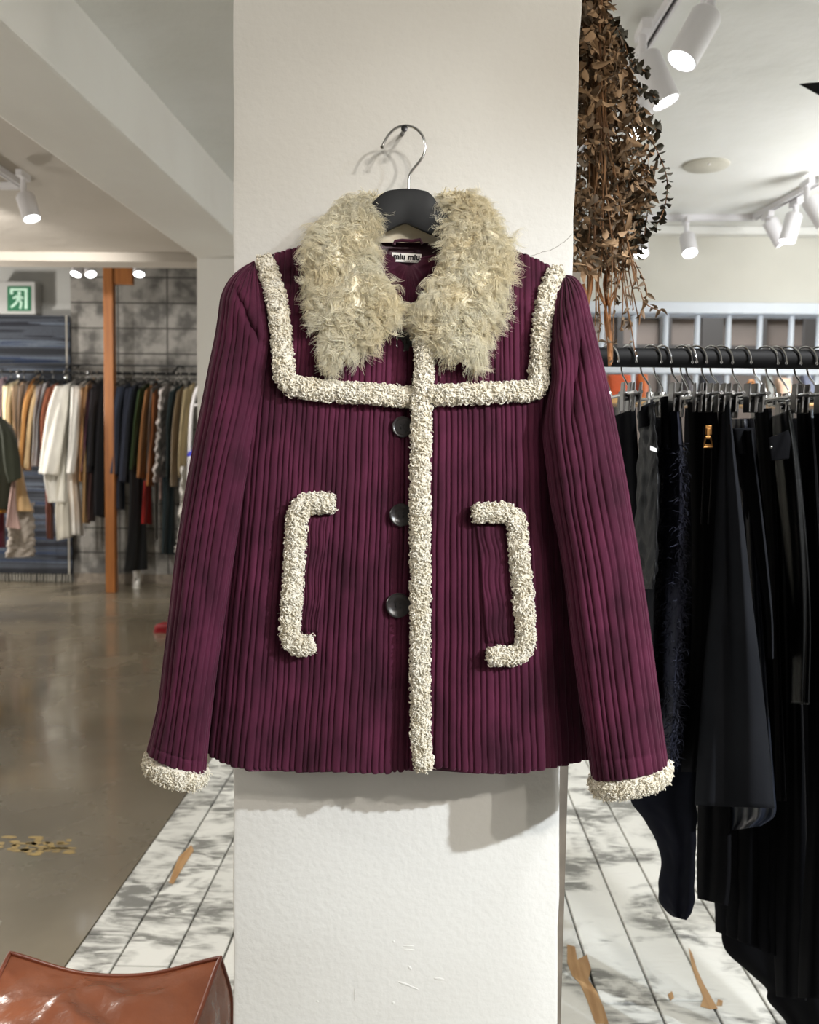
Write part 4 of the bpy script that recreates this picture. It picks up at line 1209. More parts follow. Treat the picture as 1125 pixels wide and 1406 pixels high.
far_garment('coat', 'black short coat just before the wooden post', 'coat', [(124, 534), (121, 580), (119, 620), (118, 649)], [(144, 520), (140, 580), (136, 620), (134, 650)], (30, 28, 34), sleeve=([(126, 534), (122, 580), (120, 640)], [(137, 530), (130, 580), (128, 640)]))
far_garment('coat', 'long black coat tucked against the wooden post', 'coat', [(136, 532), (132, 580), (129, 640), (129, 708)], [(151, 524), (151, 580), (151, 640), (150, 712)], (22, 21, 26), dy=.05)
far_garment('trousers', 'rust brown trousers hanging below the broad white coat', 'trousers', [(62, 640), (63, 690), (64, 740)], [(71, 640), (73, 690), (74, 741)], (142, 84, 66), legs=True, hang=False)
far_garment('coat', 'navy hooded coat whose sleeve crosses the wooden post', 'coat', [(160, 532), (158, 570), (158, 610), (158, 650), (160, 700)], [(180, 526), (174, 570), (172, 610), (172, 650), (172, 700)], (44, 52, 70), dy=-.06, hd=.14,
            sleeve=([(156, 534), (154, 565), (152, 610), (150, 650)], [(172, 530), (166, 565), (165, 610), (163, 652)]))
far_garment('coat', 'darker navy coat next to the hooded navy coat', 'coat', [(172, 534), (168, 580), (166, 630), (166, 662)], [(194, 524), (188, 580), (184, 630), (178, 664)], (36, 42, 58), sleeve=([(174, 534), (168, 580), (164, 640), (163, 660)], [(186, 530), (179, 580), (175, 640), (174, 662)]))
far_garment('jacket', 'bottle green jacket between navy and camel coats', J, [(190, 536), (185, 570), (181, 610), (178, 645)], [(206, 524), (199, 570), (194, 610), (190, 648)], (58, 82, 46))
far_garment('coat', 'camel brown coat beside the bottle green jacket', 'coat', [(200, 536), (195, 570), (191, 610), (188, 656)], [(217, 520), (208, 570), (204, 610), (201, 658)], (186, 130, 80))
far_garment('coat', 'mid grey coat between two tan coats', 'coat', [(208, 534), (204, 580), (202, 650)], [(221, 524), (213, 580), (210, 650)], (120, 116, 112))
far_garment('jacket', 'orange tan jacket beside the silver satin jacket', J, [(210, 540), (208, 590), (204, 630), (201, 667)], [(219, 530), (216, 590), (214, 630), (212, 668)], (192, 120, 66))
far_garment('jacket', 'silver satin jacket creased along its sleeve', J, [(221, 535), (217, 580), (214, 620), (211, 662)], [(238, 522), (229, 580), (229, 620), (226, 664)], (190, 182, 178), rough=.35, wr=.02)
far_garment('coat', 'dark teal coat beside the silver satin jacket', 'coat', [(233, 538), (229, 580), (229, 620), (228, 660)], [(252, 526), (240, 580), (238, 620), (236, 660)], (38, 58, 64))
far_garment('coat', 'taupe coat between dark teal and cream coats', 'coat', [(243, 538), (237, 580), (235, 620), (234, 668)], [(254, 528), (247, 580), (246, 620), (244, 668)], (172, 156, 136))
far_garment('coat', 'cream trench coat last before the silver stand', 'coat', [(252, 536), (248, 580), (245, 620), (245, 655)], [(268, 524), (262, 580), (257, 620), (255, 656)], (226, 206, 164))
far_garment('trousers', 'black flared trousers reaching almost to the floor by the post', 'trousers', [(178, 640), (177, 700), (174, 750), (170, 785)], [(196, 640), (200, 700), (202, 750), (203, 782)], (14, 14, 16), legs=True, hang=False, dy=.02)
far_garment('skirt', 'bright red skirt hanging below the camel brown coat', 'skirt', [(198, 660), (196, 690), (194, 719)], [(207, 660), (208, 690), (209, 720)], (176, 30, 26), hang=False)
far_garment('trousers', 'dark teal trousers hanging below the taupe coat', 'trousers', [(224, 655), (223, 710), (222, 760)], [(240, 655), (240, 710), (240, 762)], (34, 50, 56), legs=True, hang=False)
far_garment('skirt', 'small dusty pink skirt below the silver satin jacket', 'skirt', [(220, 655), (219, 686)], [(230, 655), (231, 687)], (170, 138, 130), hang=False)
far_garment('trousers', 'grey trousers hanging beside the red skirt', 'trousers', [(212, 660), (213, 740)], [(217, 660), (217, 741)], (128, 122, 116), legs=True, hang=False)
far_garment('blouse', 'white ruffled blouse low beside the coat sleeve', 'blouse', [(250, 640), (246, 730), (240, 758)], [(259, 640), (257, 730), (256, 758)], (226, 222, 216), hang=False, wr=.02)
far_garment('dress', 'dark brown dress hanging below the plum jacket', 'dress', [(120, 640), (119, 690), (120, 716)], [(134, 640), (132, 690), (131, 716)], (74, 46, 42), hang=False)
# a second, nearer row at the frame edge
NY = 7.55
far_garment('jacket', 'dark olive jacket hanging nearer at the frame edge', J, [(-30, 572), (-34, 620), (-34, 700)], [(2, 572), (22, 600), (22, 700)], (38, 42, 28), depth=NY, hang=False, sleeve=([(-4, 574), (2, 600), (6, 640), (12, 664)], [(8, 576), (22, 600), (28, 630), (30, 656)]))
far_garment('skirt', 'mustard yellow skirt below the dark olive jacket', 'skirt', [(-12, 650), (-14, 704)], [(4, 650), (9, 704)], (206, 152, 44), depth=NY, dy=.02, hang=False)
far_garment('dress', 'beige dress flaring out below the dark olive jacket', 'dress', [(20, 640), (16, 680), (14, 702)], [(30, 640), (38, 680), (46, 702)], (206, 172, 126), depth=NY, dy=.05, hang=False)
far_garment('scarf', 'dusty pink pointed scarf in front of the beige dress', 'scarf', [(16, 660), (11, 700), (8, 724)], [(22, 660), (23, 700), (30, 727)], (186, 156, 148), depth=NY, dy=-.12, hd=.06, hang=False)
far_garment('skirt', 'off-white skirt with a ruffled lace hem at the frame edge', 'skirt', [(14, 690), (11, 740), (8, 766)], [(46, 690), (48, 740), (48, 764)], (176, 166, 156), depth=NY, dy=.12, hang=False, wr=.012)
far_garment('skirt', 'burgundy skirt showing beside the lace hem', 'skirt', [(-12, 700), (-14, 752)], [(6, 700), (8, 752)], (84, 20, 40), depth=NY, dy=.22, hang=False)

# silver arched stand at the end of the far rail, half behind the coat sleeve
SY = 7.85
st = thing('display_stand', at(275, 800, SY), 'silver arched metal stand half hidden by the coat sleeve', 'display stand')
P = spline([(258, 822), (259, 720), (260, 640), (262, 585), (265, 555), (271, 534), (280, 528), (290, 532), (296, 555), (297, 640), (296, 822)], 60)
MB().pipe(at(P[:, 0], P[:, 1], SY), 0.016, 10).build('frame', MATS['white_metal'], st, smooth=True)
for y in (556, 626):
    MB().pipe([at(262, y, SY), at(297, y, SY)], 0.012, 8).build('crossbar', MATS['white_metal'], st, smooth=True)
MB().box(at(258, 630, SY - .12), at(297, 627, SY + .12)).build('shelf', MATS['white_metal'], st)
mat('blue_cloth', (62, 70, 200), (50, 58, 180), rough=.8)
P0_ = at(268, 626, SY)
b = MB().lathe([(.002, .055), (.03, .053), (.055, .035), (.062, .015), (.055, 0)][::-1], (P0_[0], SY - .02, float(at(268, 627, SY)[2])), (0, 0, 1), 20)
tag(b.build('folded_cap', MATS['blue_cloth'], smooth=True), 'small bright blue cap on the shelf of the silver stand', 'cap')

# ================================================================== SMALL THINGS OF THE BACK ROOM
# striped rug hanging on the far wall
def rug():
    m = bpy.data.materials.new('navy_stripes'); m.use_nodes = True
    nt = m.node_tree; b = nt.nodes['Principled BSDF']; L = nt.links.new
    b.inputs['Roughness'].default_value = .95
    tc = nt.nodes.new('ShaderNodeTexCoord'); mp = nt.nodes.new('ShaderNodeMapping'); mp.inputs['Scale'].default_value = (0.15, 0.1, 9.0)
    n = nt.nodes.new('ShaderNodeTexNoise'); n.inputs['Scale'].default_value = 1.0; n.inputs['Detail'].default_value = 3
    L(tc.outputs['Object'], mp.inputs[0]); L(mp.outputs[0], n.inputs['Vector'])
    r = nt.nodes.new('ShaderNodeValToRGB'); r.color_ramp.interpolation = 'CONSTANT'
    e = r.color_ramp.elements
    e[0].position = 0; e[0].color = (*lin((26, 29, 36)), 1)
    e[1].position = .42; e[1].color = (*lin((62, 67, 76)), 1)
    for p, c in ((.47, (26, 28, 38)), (.5, (84, 92, 104)), (.53, (38, 50, 74)), (.57, (54, 60, 70)), (.62, (24, 26, 36))):
        k = e.new(p); k.color = (*lin(c), 1)
    L(n.outputs['Fac'], r.inputs[0])
    n2 = nt.nodes.new('ShaderNodeTexNoise'); n2.inputs['Scale'].default_value = 60
    L(tc.outputs['Object'], n2.inputs['Vector'])
    mx = nt.nodes.new('ShaderNodeMix'); mx.data_type = 'RGBA'; mx.blend_type = 'MULTIPLY'; mx.inputs[0].default_value = .5
    L(r.outputs[0], mx.inputs[6]); L(n2.outputs['Fac'], mx.inputs[7]); L(mx.outputs[2], b.inputs['Base Color'])
    MATS['navy_stripes'] = m
    y = 8.44
    x1 = float(at(96, 500, y)[0]); x0 = float(at(-70, 500, y)[0]); z1 = float(at(50, 433, y)[2]); z0 = float(at(50, 788, y)[2])
    t = thing('wall_rug', ((x0 + x1) / 2, y, z0), 'navy and blue striped woven rug hanging on the wall behind the far coats', 'rug')
    MB().box((x0, y, z0), (x1, y + .02, z1)).build('weave', m, t, bevel=.004)
    mat('rug_edge', (150, 146, 136), (130, 126, 118), rough=.9)
    MB().box((x1 - .035, y - .004, z0), (x1 - .02, y + .022, z1)).build('edge_binding', MATS['rug_edge'], t)
    f = MB()
    for x in np.arange(x0, x1, .03):
        f.pipe([(x, y + .01, z0 + .01), (x + random.uniform(-.008, .008), y + .005, z0 - .07)], .006, 5)
    f.build('fringe', MATS['rug_edge'], t)
rug()

# emergency exit sign
def exit_sign():
    y = 8.40
    def q(px, py, Y=y - .001): return tuple(at(px, py, Y))
    t = thing('exit_sign', at(26, 410, y), 'green emergency exit sign with a white running figure high on the far wall', 'sign')
    mat('sign_case', (150, 150, 148), rough=.6)
    mat('sign_green', (14, 84, 54), rough=.5, emit=lin((14, 84, 54)), estr=.25)
    mat('sign_white', (160, 190, 172), rough=.5, emit=lin((160, 190, 172)), estr=.25)
    lo, hi = at(0, 432, y + .06), at(52, 388, y + .06)
    MB().box((lo[0], y + .004, lo[2]), (hi[0], y + .16, hi[2])).build('case', MATS['sign_case'], t, bevel=.01)
    MB().slab([q(10, 393, y), q(42.5, 393, y), q(42.5, 427, y), q(10, 427, y)], (0, .006, 0)).build('face', MATS['sign_green'], t)
    m = MB()
    # doorway and running figure
    m.slab([q(14, 396), q(38, 396), q(38, 399), q(18, 399), q(18, 404), q(14, 404)], (0, -.003, 0))
    m.slab([q(34, 399), q(38, 399), q(38, 424), q(34, 424)], (0, -.003, 0))
    cx, cy = 26.5, 402.5
    m.slab([q(cx + 2.6 * math.cos(a), cy + 2.6 * math.sin(a)) for a in np.linspace(0, 2 * PI, 15)[:-1]], (0, -.003, 0))
    m.slab([q(22, 405.5), q(28.5, 405), q(29, 413), q(23, 413.5)], (0, -.003, 0))
    m.slab([q(22, 405.5), q(24, 407.5), q(19, 411), q(17, 409)], (0, -.003, 0))
    m.slab([q(28, 405), q(32.5, 409), q(31, 411), q(27, 408)], (0, -.003, 0))
    m.slab([q(23, 412), q(26, 412.5), q(22.5, 418), q(16, 423), q(14.5, 421), q(20, 416)], (0, -.003, 0))
    m.slab([q(25.5, 412.5), q(29, 412), q(31, 416), q(29, 424), q(26.5, 424), q(28, 417)], (0, -.003, 0))
    m.build('running_figure', MATS['sign_white'], t)
exit_sign()

# white boot and red shoe on the floor
mat('white_leather', (232, 230, 226), (222, 220, 214), rough=.4)
def shoe(px, py, z, cm, label, cat, s, ang, tall):
    c = atz(px, py, z)
    name = 'ankle_boot' if tall else 'shoe'
    t = thing(name, c, label, cat)
    mb = MB()
    V, F = [], []
    n = 20
    prof_ = [(0.0, .040, .115), (.02, .042, .12), (.05, .040, .115), (.08, .036, .085), (.11, .036, .055), (.17, .040, .052)] if tall else [(0.0, .038, .115), (.02, .04, .12), (.04, .038, .11), (.055, .034, .07)]
    for h, wx, ly in prof_:
        for k in range(n):
            a = 2 * PI * k / n
            V.append((wx * math.cos(a), -ly * math.sin(a) * (1 if math.sin(a) > 0 else .5) , h + .018))
    m_ = len(prof_)
    for i in range(m_ - 1):
        for k in range(n):
            F.append((i * n + k, i * n + (k + 1) % n, (i + 1) * n + (k + 1) % n, (i + 1) * n + k))
    F.append(tuple(range(n))[::-1]); F.append(tuple((m_ - 1) * n + k for k in range(n)))
    R = np.array(((math.cos(ang), -math.sin(ang), 0), (math.sin(ang), math.cos(ang), 0), (0, 0, 1)))
    V = (np.array(V) * s) @ R.T + c
    MB().add(V, F).build('upper', MATS[cm], t, smooth=True)
    sole = [(0.043 * math.cos(2 * PI * k / n), -0.125 * math.sin(2 * PI * k / n) * (1 if k < n / 2 else .52), 0) for k in range(n)]
    sole = (np.array(sole) * s) @ R.T + c
    MB().slab([tuple(p) for p in sole], (0, 0, .018 * s)).build('sole', MATS[cm], t)
shoe(188, 806, 0.0, 'white_leather', 'small white ankle boot on the concrete under the black flared trousers', 'boot', 0.9, 0.3, True)
mat('red_leather', (150, 20, 34), (130, 16, 28), rough=.35)
shoe(234, 868, 0.0, 'red_leather', 'dark red shoe on the concrete peeking out behind the coat sleeve', 'shoe', 0.9, -1.4, False)

# shelf of bags below the grille
SHY = 5.1
def shelf():
    z = float(at(960, 549, SHY)[2])
    x0, x1 = float(at(800, 549, SHY)[0]), float(at(1150, 549, SHY)[0])
    t = thing('display_shelf', ((x0 + x1) / 2, SHY, 0), 'honey-coloured wooden shelf holding bags below the white grille', 'shelf')
    mat('honey_wood', (214, 172, 116), (196, 150, 94), rough=.5, scale=5, stretch=(1, 10, 10))
    MB().box((x0, SHY - .16, z - .035), (x1, SHY + .16, z)).build('board', MATS['honey_wood'], t, bevel=.004)
    for x in (x0 + .05, x1 - .05):
        MB().box((x - .02, SHY - .14, 0), (x + .02, SHY + .14, z - .035)).build('leg', MATS['black_paint'], t)
    return z
shz = shelf()
def bag(px0, px1, top, col, label, rough=.45, strap=True, d=.07, name='handbag'):
    a, b = at(px0, 549, SHY - .02), at(px1, 549, SHY - .02)
    w = b[0] - a[0]; h = float(at((px0 + px1) / 2, top, SHY - .02)[2]) - shz
    m = mat('bag_' + str(len(MATS)), col, tuple(int(v * .85) for v in col), rough=rough, scale=14, bump=.3, bscale=40, bdist=.01)
    t = thing(name, (a[0] + w / 2, SHY - .02, shz), label, 'bag')
    V, F = [], []
    n = 24; rows = 10
    for i in range(rows):
        q = i / (rows - 1)
        for k in range(n):
            an = 2 * PI * k / n
            cx, cy = math.copysign(abs(math.cos(an)) ** .35, math.cos(an)), math.copysign(abs(math.sin(an)) ** .6, math.sin(an))
            V.append((a[0] + w / 2 + cx * w / 2 * (1 - .06 * q), SHY - .02 + cy * d * (1 - .65 * q ** 2), shz + h * q))
    for i in range(rows - 1):
        for k in range(n):
            F.append((i * n + k, i * n + (k + 1) % n, (i + 1) * n + (k + 1) % n, (i + 1) * n + k))
    F.append(tuple(range(n))[::-1]); F.append(tuple((rows - 1) * n + k for k in range(n)))
    MB().add(V, F).build('body', m, t, smooth=True)
    if strap:
        P = spline([(a[0] + w * .2, SHY - .02, shz + h * .9), (a[0] + w * .25, SHY - .03, shz + h * 1.12), (a[0] + w * .5, SHY - .03, shz + h * 1.2), (a[0] + w * .75, SHY - .03, shz + h * 1.12), (a[0] + w * .8, SHY - .02, shz + h * .9)], 24)
        MB().pipe(P, .007, 8).build('strap', m, t, smooth=True)
bag(832, 866, 515, (214, 92, 48), 'orange leather bag with a soft slouch nearest the pillar on the shelf', strap=False)
bag(873, 888, 514, (206, 104, 40), 'narrow orange leather bag standing beside the slouchy orange one', strap=False)
bag(936, 947, 514, (60, 56, 62), 'slim dark bag standing upright on the honey-coloured shelf', strap=False)
bag(959, 992, 516, (62, 64, 72), 'boxy charcoal bag on the honey-coloured shelf', strap=False)
bag(1024, 1036, 527, (214, 148, 84), 'small tan bag with a strap on the shelf', strap=True)
bag(1048, 1058, 517, (128, 132, 128), 'small grey-green bag between the tan bag and the pale bag', strap=False)
bag(1064, 1084, 520, (224, 190, 164), 'pale blush bag on the shelf below the bluish bars', strap=False)
bag(1098, 1114, 516, (92, 98, 118), 'slate blue bag at the frame end of the shelf', strap=False)

# ================================================================== CEILING LIGHTS
def rail_thing(P, label):
    P = [np.asarray(p, float) for p in P]
    c = sum(P) / len(P)
    t = thing('light_track', c, label, 'light track')
    for i in range(len(P) - 1):
        a, b = P[i], P[i + 1]
        d = _n(b - a); s = np.cross(d, (0, 0, 1)) * .017
        mb = MB()
        mb.slab([a + s, a - s, b - s, b + s], (0, 0, .0195))
        mb.slab([a + s + (0, 0, -.012), a + s * .45 + (0, 0, -.012), b + s * .45 + (0, 0, -.012), b + s + (0, 0, -.012)], (0, 0, .012))
        mb.slab([a - s + (0, 0, -.012), a - s * .45 + (0, 0, -.012), b - s * .45 + (0, 0, -.012), b - s + (0, 0, -.012)], (0, 0, .012))
        mb.build('channel', MATS['white_metal'], t)
        mb = MB().slab([a + s * .4 + (0, 0, -.001), a - s * .4 + (0, 0, -.001), b - s * .4 + (0, 0, -.001), b + s * .4 + (0, 0, -.001)], (0, 0, .0008))
        mb.build('groove', MATS['dark_metal'], t)
RZ = ZC - .02
def pz(px, py, z=RZ):
    return atz(px, py, z)
def spotlight(px, py, Y, d, label, dia=.092, ln=.165, power=45, ang=70, zc=ZC, col=(1, .98, .95), group=None):
    """px, py: where the middle of the lens shows; Y its distance; d: aim"""
    d = _n(d)
    lc = at(px, py, Y)
    back = lc - d * ln
    top = np.array((back[0] - d[0] * .02, back[1] - d[1] * .02, zc - .03))
    t = thing('track_spotlight', (top[0], top[1], zc - .03), label, 'spotlight', group)
    MB().box((top[0] - .016, top[1] - .055, zc - .062), (top[0] + .016, top[1] + .055, zc - .03)).build('adapter', MATS['white_metal'], t, bevel=.003)
    knee = back + d * ln * .25
    MB().pipe([(top[0], top[1], zc - .062), (top[0], top[1], min(knee[2] + .03, zc - .07)), tuple(knee)], .014, 12).build('stem', MATS['white_metal'], t, smooth=True)
    r = dia / 2
    MB().lathe([(r * .86, 0), (r, .01), (r, ln - .002), (r * .96, ln), (r * .9, ln), (r * .86, ln - .006)], back, d, 36).build('housing', MATS['white_metal'], t, smooth=True)
    MB().lathe([(r * .87, ln - .005), (r * .6, ln - .002), (.001, ln - .001)], back, d, 32).build('lens', MATS['lens'], t, smooth=True)
    if power:
        lamp('spot_beam', 'SPOT', tuple(lc + d * .012), tuple(lc + d), power, col, r * .7, ang, .6, t)
# near track over the rack
A = pz(962, -60); B = pz(842, 135)
dirn = (B - A) / np.linalg.norm(B - A)
rail_thing([A - dirn * 1.0, B + dirn * 1.2], 'white ceiling track running past the dried branches above the black rack')
spotlight(936, 84, 2.74, (-.46, -.12, -.86), 'white cylinder spotlight highest above the rack, aimed towards the pillar', power=60)
spotlight(915, 141, 2.98, (.40, -.10, -.90), 'white cylinder spotlight beside the dried branches, aimed away from the pillar', power=60)
spotlight(878, 184, 3.6, (-.1, -.25, -.95), 'white spotlight glimpsed through the dried branches', power=60)
# L-shaped back track
C0 = pz(780, 300); C1 = pz(1036, 300); C2 = pz(1132, 246)
rail_thing([C0, C1, C2], 'white L-shaped ceiling track along the cream back wall')
spotlight(948, 348, 5.25, (0.02, -.50, -.86), 'white spotlight hanging alone near the middle of the back track', dia=.088, ln=.13)
spotlight(881, 349, 5.25, (0.0, -.50, -.86), 'white spotlight on the back track half behind the dried branches', dia=.088, ln=.13)
spotlight(1075, 335, 5.2, (.50, -.05, -.86), 'white spotlight of the crossed pair tilted away from the pillar', dia=.085, ln=.15)
spotlight(1081, 332, 4.95, (-.24, -.02, -.97), 'white spotlight of the crossed pair tilted towards the pillar', dia=.085, ln=.15)
spotlight(1134, 308, 4.6, (.55, -.05, -.83), 'white spotlight cut by the frame edge on the back track', dia=.088, ln=.15)
# the bay
D0 = pz(-70, 188); D1 = pz(31, 256); D2 = pz(-80, 257)
rail_thing([D0, D1, D2], 'white ceiling track corner in the low grey bay')
spotlight(44, 301, 4.55, (.32, -.12, -.93), 'white spotlight below the track corner in the low grey bay', dia=.088, ln=.13, power=90, ang=90)
for px, lab, dx in ((104, 'oval white spotlight first of three peeking below the lintel', -.1), (125, 'oval white spotlight in the middle of three below the lintel', .35), (191, 'oval white spotlight nearest the far pillar below the lintel', .1)):
    spotlight(px, 377, 7.15, (dx, -.42, -.88), lab, dia=.088, ln=.13, power=85, ang=95, zc=2.95)
# round ceiling cover and the dark tip
cv = pz(970, 226, ZC)
t = thing('ceiling_cover', cv, 'round off-white cover plate on the ceiling beyond the near spotlights', 'cover plate')
mat('cover', (196, 192, 178), (184, 180, 166), rough=.7, scale=10)
MB().lathe([(.108, 0), (.108, .006), (.1, .012), (.001, .013)], cv, (0, 0, -1), 40).build('plate', MATS['cover'], t, smooth=True)
MB().lathe([(.006, .012), (.006, .016), (.001, .017)], cv + np.array((.0, -.05, 0)), (0, 0, -1), 12).build('screw', MATS['white_metal'], t, smooth=True)
fb = MB()
fb.slab([tuple(at(*p, 2.2)) for p in ((1099, 115), (1112, 113.5), (1150, 111), (1150, 139), (1128, 131))], (0, .012, 0.004))
tag(fb.build('fan_blade', MATS['black_paint'], bevel=.002), 'black pointed blade tip jutting in under the ceiling at the frame edge', 'blade')

# ================================================================== DRIED BRANCHES
mat('dry_leaf', (166, 136, 102), (126, 98, 70), rough=.75, scale=18, lo=.3, hi=.7)
mat('dry_leaf_dark', (106, 84, 60), (76, 62, 44), rough=.7, scale=18)
mat('tied_twig', (156, 104, 58), (130, 84, 46), rough=.7, scale=30)
mat('twig', (122, 86, 52), (96, 66, 40), rough=.8, scale=20)
mat('olive_leaf', (64, 58, 42), (46, 44, 34), rough=.65, scale=18)
def leaf_mesh(pos, dirv, nrm, size, width, curl):
    """vectorised curled leaves: 5 x 3 vertices each"""
    n = len(pos)
    dirv = unit(dirv); sd = unit(np.cross(dirv, nrm)); up = np.cross(sd, dirv)
    V = np.empty((n, 5, 3, 3))
    for i, (t, w) in enumerate(((0, .12), (.25, .75), (.55, 1.0), (.82, .62), (1.0, .06))):
        bend = -curl * t * t
        c = pos + dirv * (size * t)[:, None] + up * (size * bend)[:, None]
        for j, s in enumerate((-1, 0, 1)):
            V[:, i, j] = c + sd * (size * width * .5 * w * s)[:, None] + up * (size * (.05 + .3 * np.abs(np.sin(size * 9000))) * abs(s) * w)[:, None]
    b = (np.arange(n) * 15)[:, None, None]
    i = np.arange(4)[None, :, None] * 3; j = np.arange(2)[None, None, :]
    q = b + i + j
    F = np.stack([q, q + 1, q + 4, q + 3], -1).reshape(-1, 4)
    return V.reshape(-1, 3), F
def branches():
    root = thing('dried_branch_bunch', at(845, 60, 1.42), 'bunch of dried brown eucalyptus branches hanging down beside the white pillar', 'dried plant')
    env_y = [-60, 0, 30, 60, 80, 120, 160, 200, 240, 270, 300, 330, 350, 370, 385]
    env_r = [830, 830, 838, 848, 858, 872, 884, 893, 897, 892, 884, 872, 866, 858, 850]
    env_l = [800, 799, 798, 796, 795, 793, 792, 790, 789, 788, 786, 785, 785, 790, 798]
    def region(n, y0, y1, pad=0):
        py = rng.uniform(y0, y1, n)
        l = np.interp(py, env_y, env_l) - 8; r = np.interp(py, env_y, env_r) + pad
        px = l + (r - l) * rng.random(n)
        edge = (px - l) / (r - l)
        Y = 1.46 - 0.09 * rng.random(n) + 0.12 * (rng.random(n) - .5) * (1 - np.abs(edge - .4))
        return at(px, py, Y), px, py
    def dirs(n, dn=1.0, sp=1.0, right=.25):
        d = rng.normal(0, sp, (n, 3)); d[:, 2] -= dn; d[:, 0] += right
        return unit(d)
    for mname, n, s0, s1, y0, y1 in (('dry_leaf', 1500, .008, .019, -50, 372), ('dry_leaf_dark', 1300, .008, .018, -50, 365)):
        p, _, _ = region(n, y0, y1)
        V, F = leaf_mesh(p, dirs(n), dirs(n, 0, 1, 0), rand(n, s0, s1), rand(n, .4, .75), rand(n, .2, 1.5))
        o = link('foliage', fast_mesh('foliage', V, F), MATS[mname], root, kind=None)
    # main stems from above the frame down through the mass
    sm = MB()
    for i in range(34):
        x0 = random.uniform(802, 828); ye = random.uniform(250, 455)
        xe = np.interp(ye, [250, 330, 400, 460], [850, 835, 838, 836]) + random.uniform(-34, 40)
        Y0 = random.uniform(1.36, 1.48)
        P = spline([(x0, -70), (x0 + (xe - x0) * .25 + random.uniform(-8, 8), ye * .3), (x0 + (xe - x0) * .7 + random.uniform(-9, 9), ye * .7), (xe, ye)], 30)
        sm.pipe(at(P[:, 0], P[:, 1], Y0), np.linspace(.0018, .0009, 30), 6)
    sm.build('stem', MATS['twig'], root, smooth=True)
    # thick tied ends hanging lowest
    tw = MB()
    for k in range(9):
        xs = 833 + random.uniform(-9, 10)
        P = spline([(xs + random.uniform(-26, 26), 330), (xs + random.uniform(-14, 14), 385), (834 + random.uniform(-3, 4), 425), (836.5 + random.uniform(-3, 3), 470), (838 + random.uniform(-2, 2), 497 + random.uniform(-8, 10))], 30)
        tw.pipe(at(P[:, 0], P[:, 1], 1.43 + random.uniform(-.006, .006)), np.linspace(.0012, .0022, 30), 6)
    tw.build('tied_stem', MATS['tied_twig'], root, smooth=True)
    for pts, w in (([(806, 350), (812, 385), (806, 420)], .0036), ([(801, 390), (806, 415), (808, 428)], .003)):
        P = spline(pts, 16); MB().pipe(at(P[:, 0], P[:, 1], 1.40), w, 8).build('tied_stem', MATS['tied_twig'], root, smooth=True)
    # bare wiry stems with buds
    for pts in ([(850, 330), (856, 370), (862, 420), (868, 455), (872, 482)], [(858, 330), (856, 380), (855, 430), (853, 455)], [(842, 330), (845, 390), (842, 450), (841, 498)],
                [(872, 360), (884, 385), (888, 405), (880, 430), (878, 446)], [(880, 400), (885, 415), (897, 423), (908, 427)], [(862, 350), (874, 372), (868, 400), (870, 425)],
                [(824, 350), (822, 400), (824, 440), (822, 470)], [(846, 340), (850, 372), (846, 405), (848, 418)], [(828, 345), (838, 380), (830, 405)]):
        P = spline(pts, 26); C = at(P[:, 0], P[:, 1], 1.40)
        s_ = MB().pipe(C, .0009, 6).build('wiry_stem', MATS['twig'], root, smooth=True)
        n = 9
        i = rng.integers(4, 26, n)
        V, F = leaf_mesh(C[i], dirs(n, .8), dirs(n, 0), rand(n, .006, .014), .5, rand(n, .2, .9))
        link('bud', fast_mesh('bud', V, F), MATS['dry_leaf_dark'], s_)
    # long eucalyptus sprigs with paired round leaves
    for pts in ([(862, 150), (890, 185), (906, 215), (916, 245), (915, 275), (908, 298), (900, 312)], [(868, 190), (884, 225), (892, 255), (890, 285), (886, 318), (884, 326)],
                [(850, 60), (866, 82), (876, 92), (886, 98)], [(858, 110), (878, 120), (890, 128), (900, 134)], [(866, 150), (884, 163), (896, 172), (902, 180)],
                [(848, 200), (862, 240), (868, 280), (872, 320), (874, 350)], [(856, 220), (874, 250), (880, 285), (878, 315), (882, 345)], [(840, 20), (848, 40), (856, 52), (862, 74)]):
        P = spline(pts, 40); C = at(P[:, 0], P[:, 1], 1.41 + .01 * np.sin(np.arange(40) * .3))
        s_ = MB().pipe(C, .0009, 6).build('sprig', MATS['twig'], root, smooth=True)
        L_ = float(np.sum(np.linalg.norm(np.diff(C, axis=0), axis=1)))
        nn = max(5, int(L_ / .0105))
        ii = np.linspace(3, 39, nn).astype(int)
        T = unit(np.gradient(C, axis=0))[ii]
        ps, ds = [], []
        for k in range(nn):
            a = k * 1.6
            e = np.cross(T[k], (0, 1, 0)); e = e / np.linalg.norm(e); g_ = np.cross(T[k], e)
            for s in (-1, 1):
                ps.append(C[ii[k]]); ds.append(s * (math.cos(a * .5) * e + .7 * math.sin(a * .5) * g_) + .35 * T[k] + rng.normal(0, .12, 3))
        ps, ds = np.array(ps), np.array(ds)
        m = len(ps)
        V, F = leaf_mesh(ps, ds, unit(np.repeat(T, 2, 0) + rng.normal(0, .3, (m, 3))), rand(m, .010, .0145), .85, rand(m, -.2, .35))
        link('sprig_leaf', fast_mesh('sprig_leaf', V, F), MATS['olive_leaf'], s_)
    # what it hangs from
    MB().pipe([at(800, -75, 1.44) - np.array((.04, 0, 0)), at(836, -75, 1.44)], .003, 8).build('hanging_wire', MATS['dark_metal'], root, smooth=True)
branches()

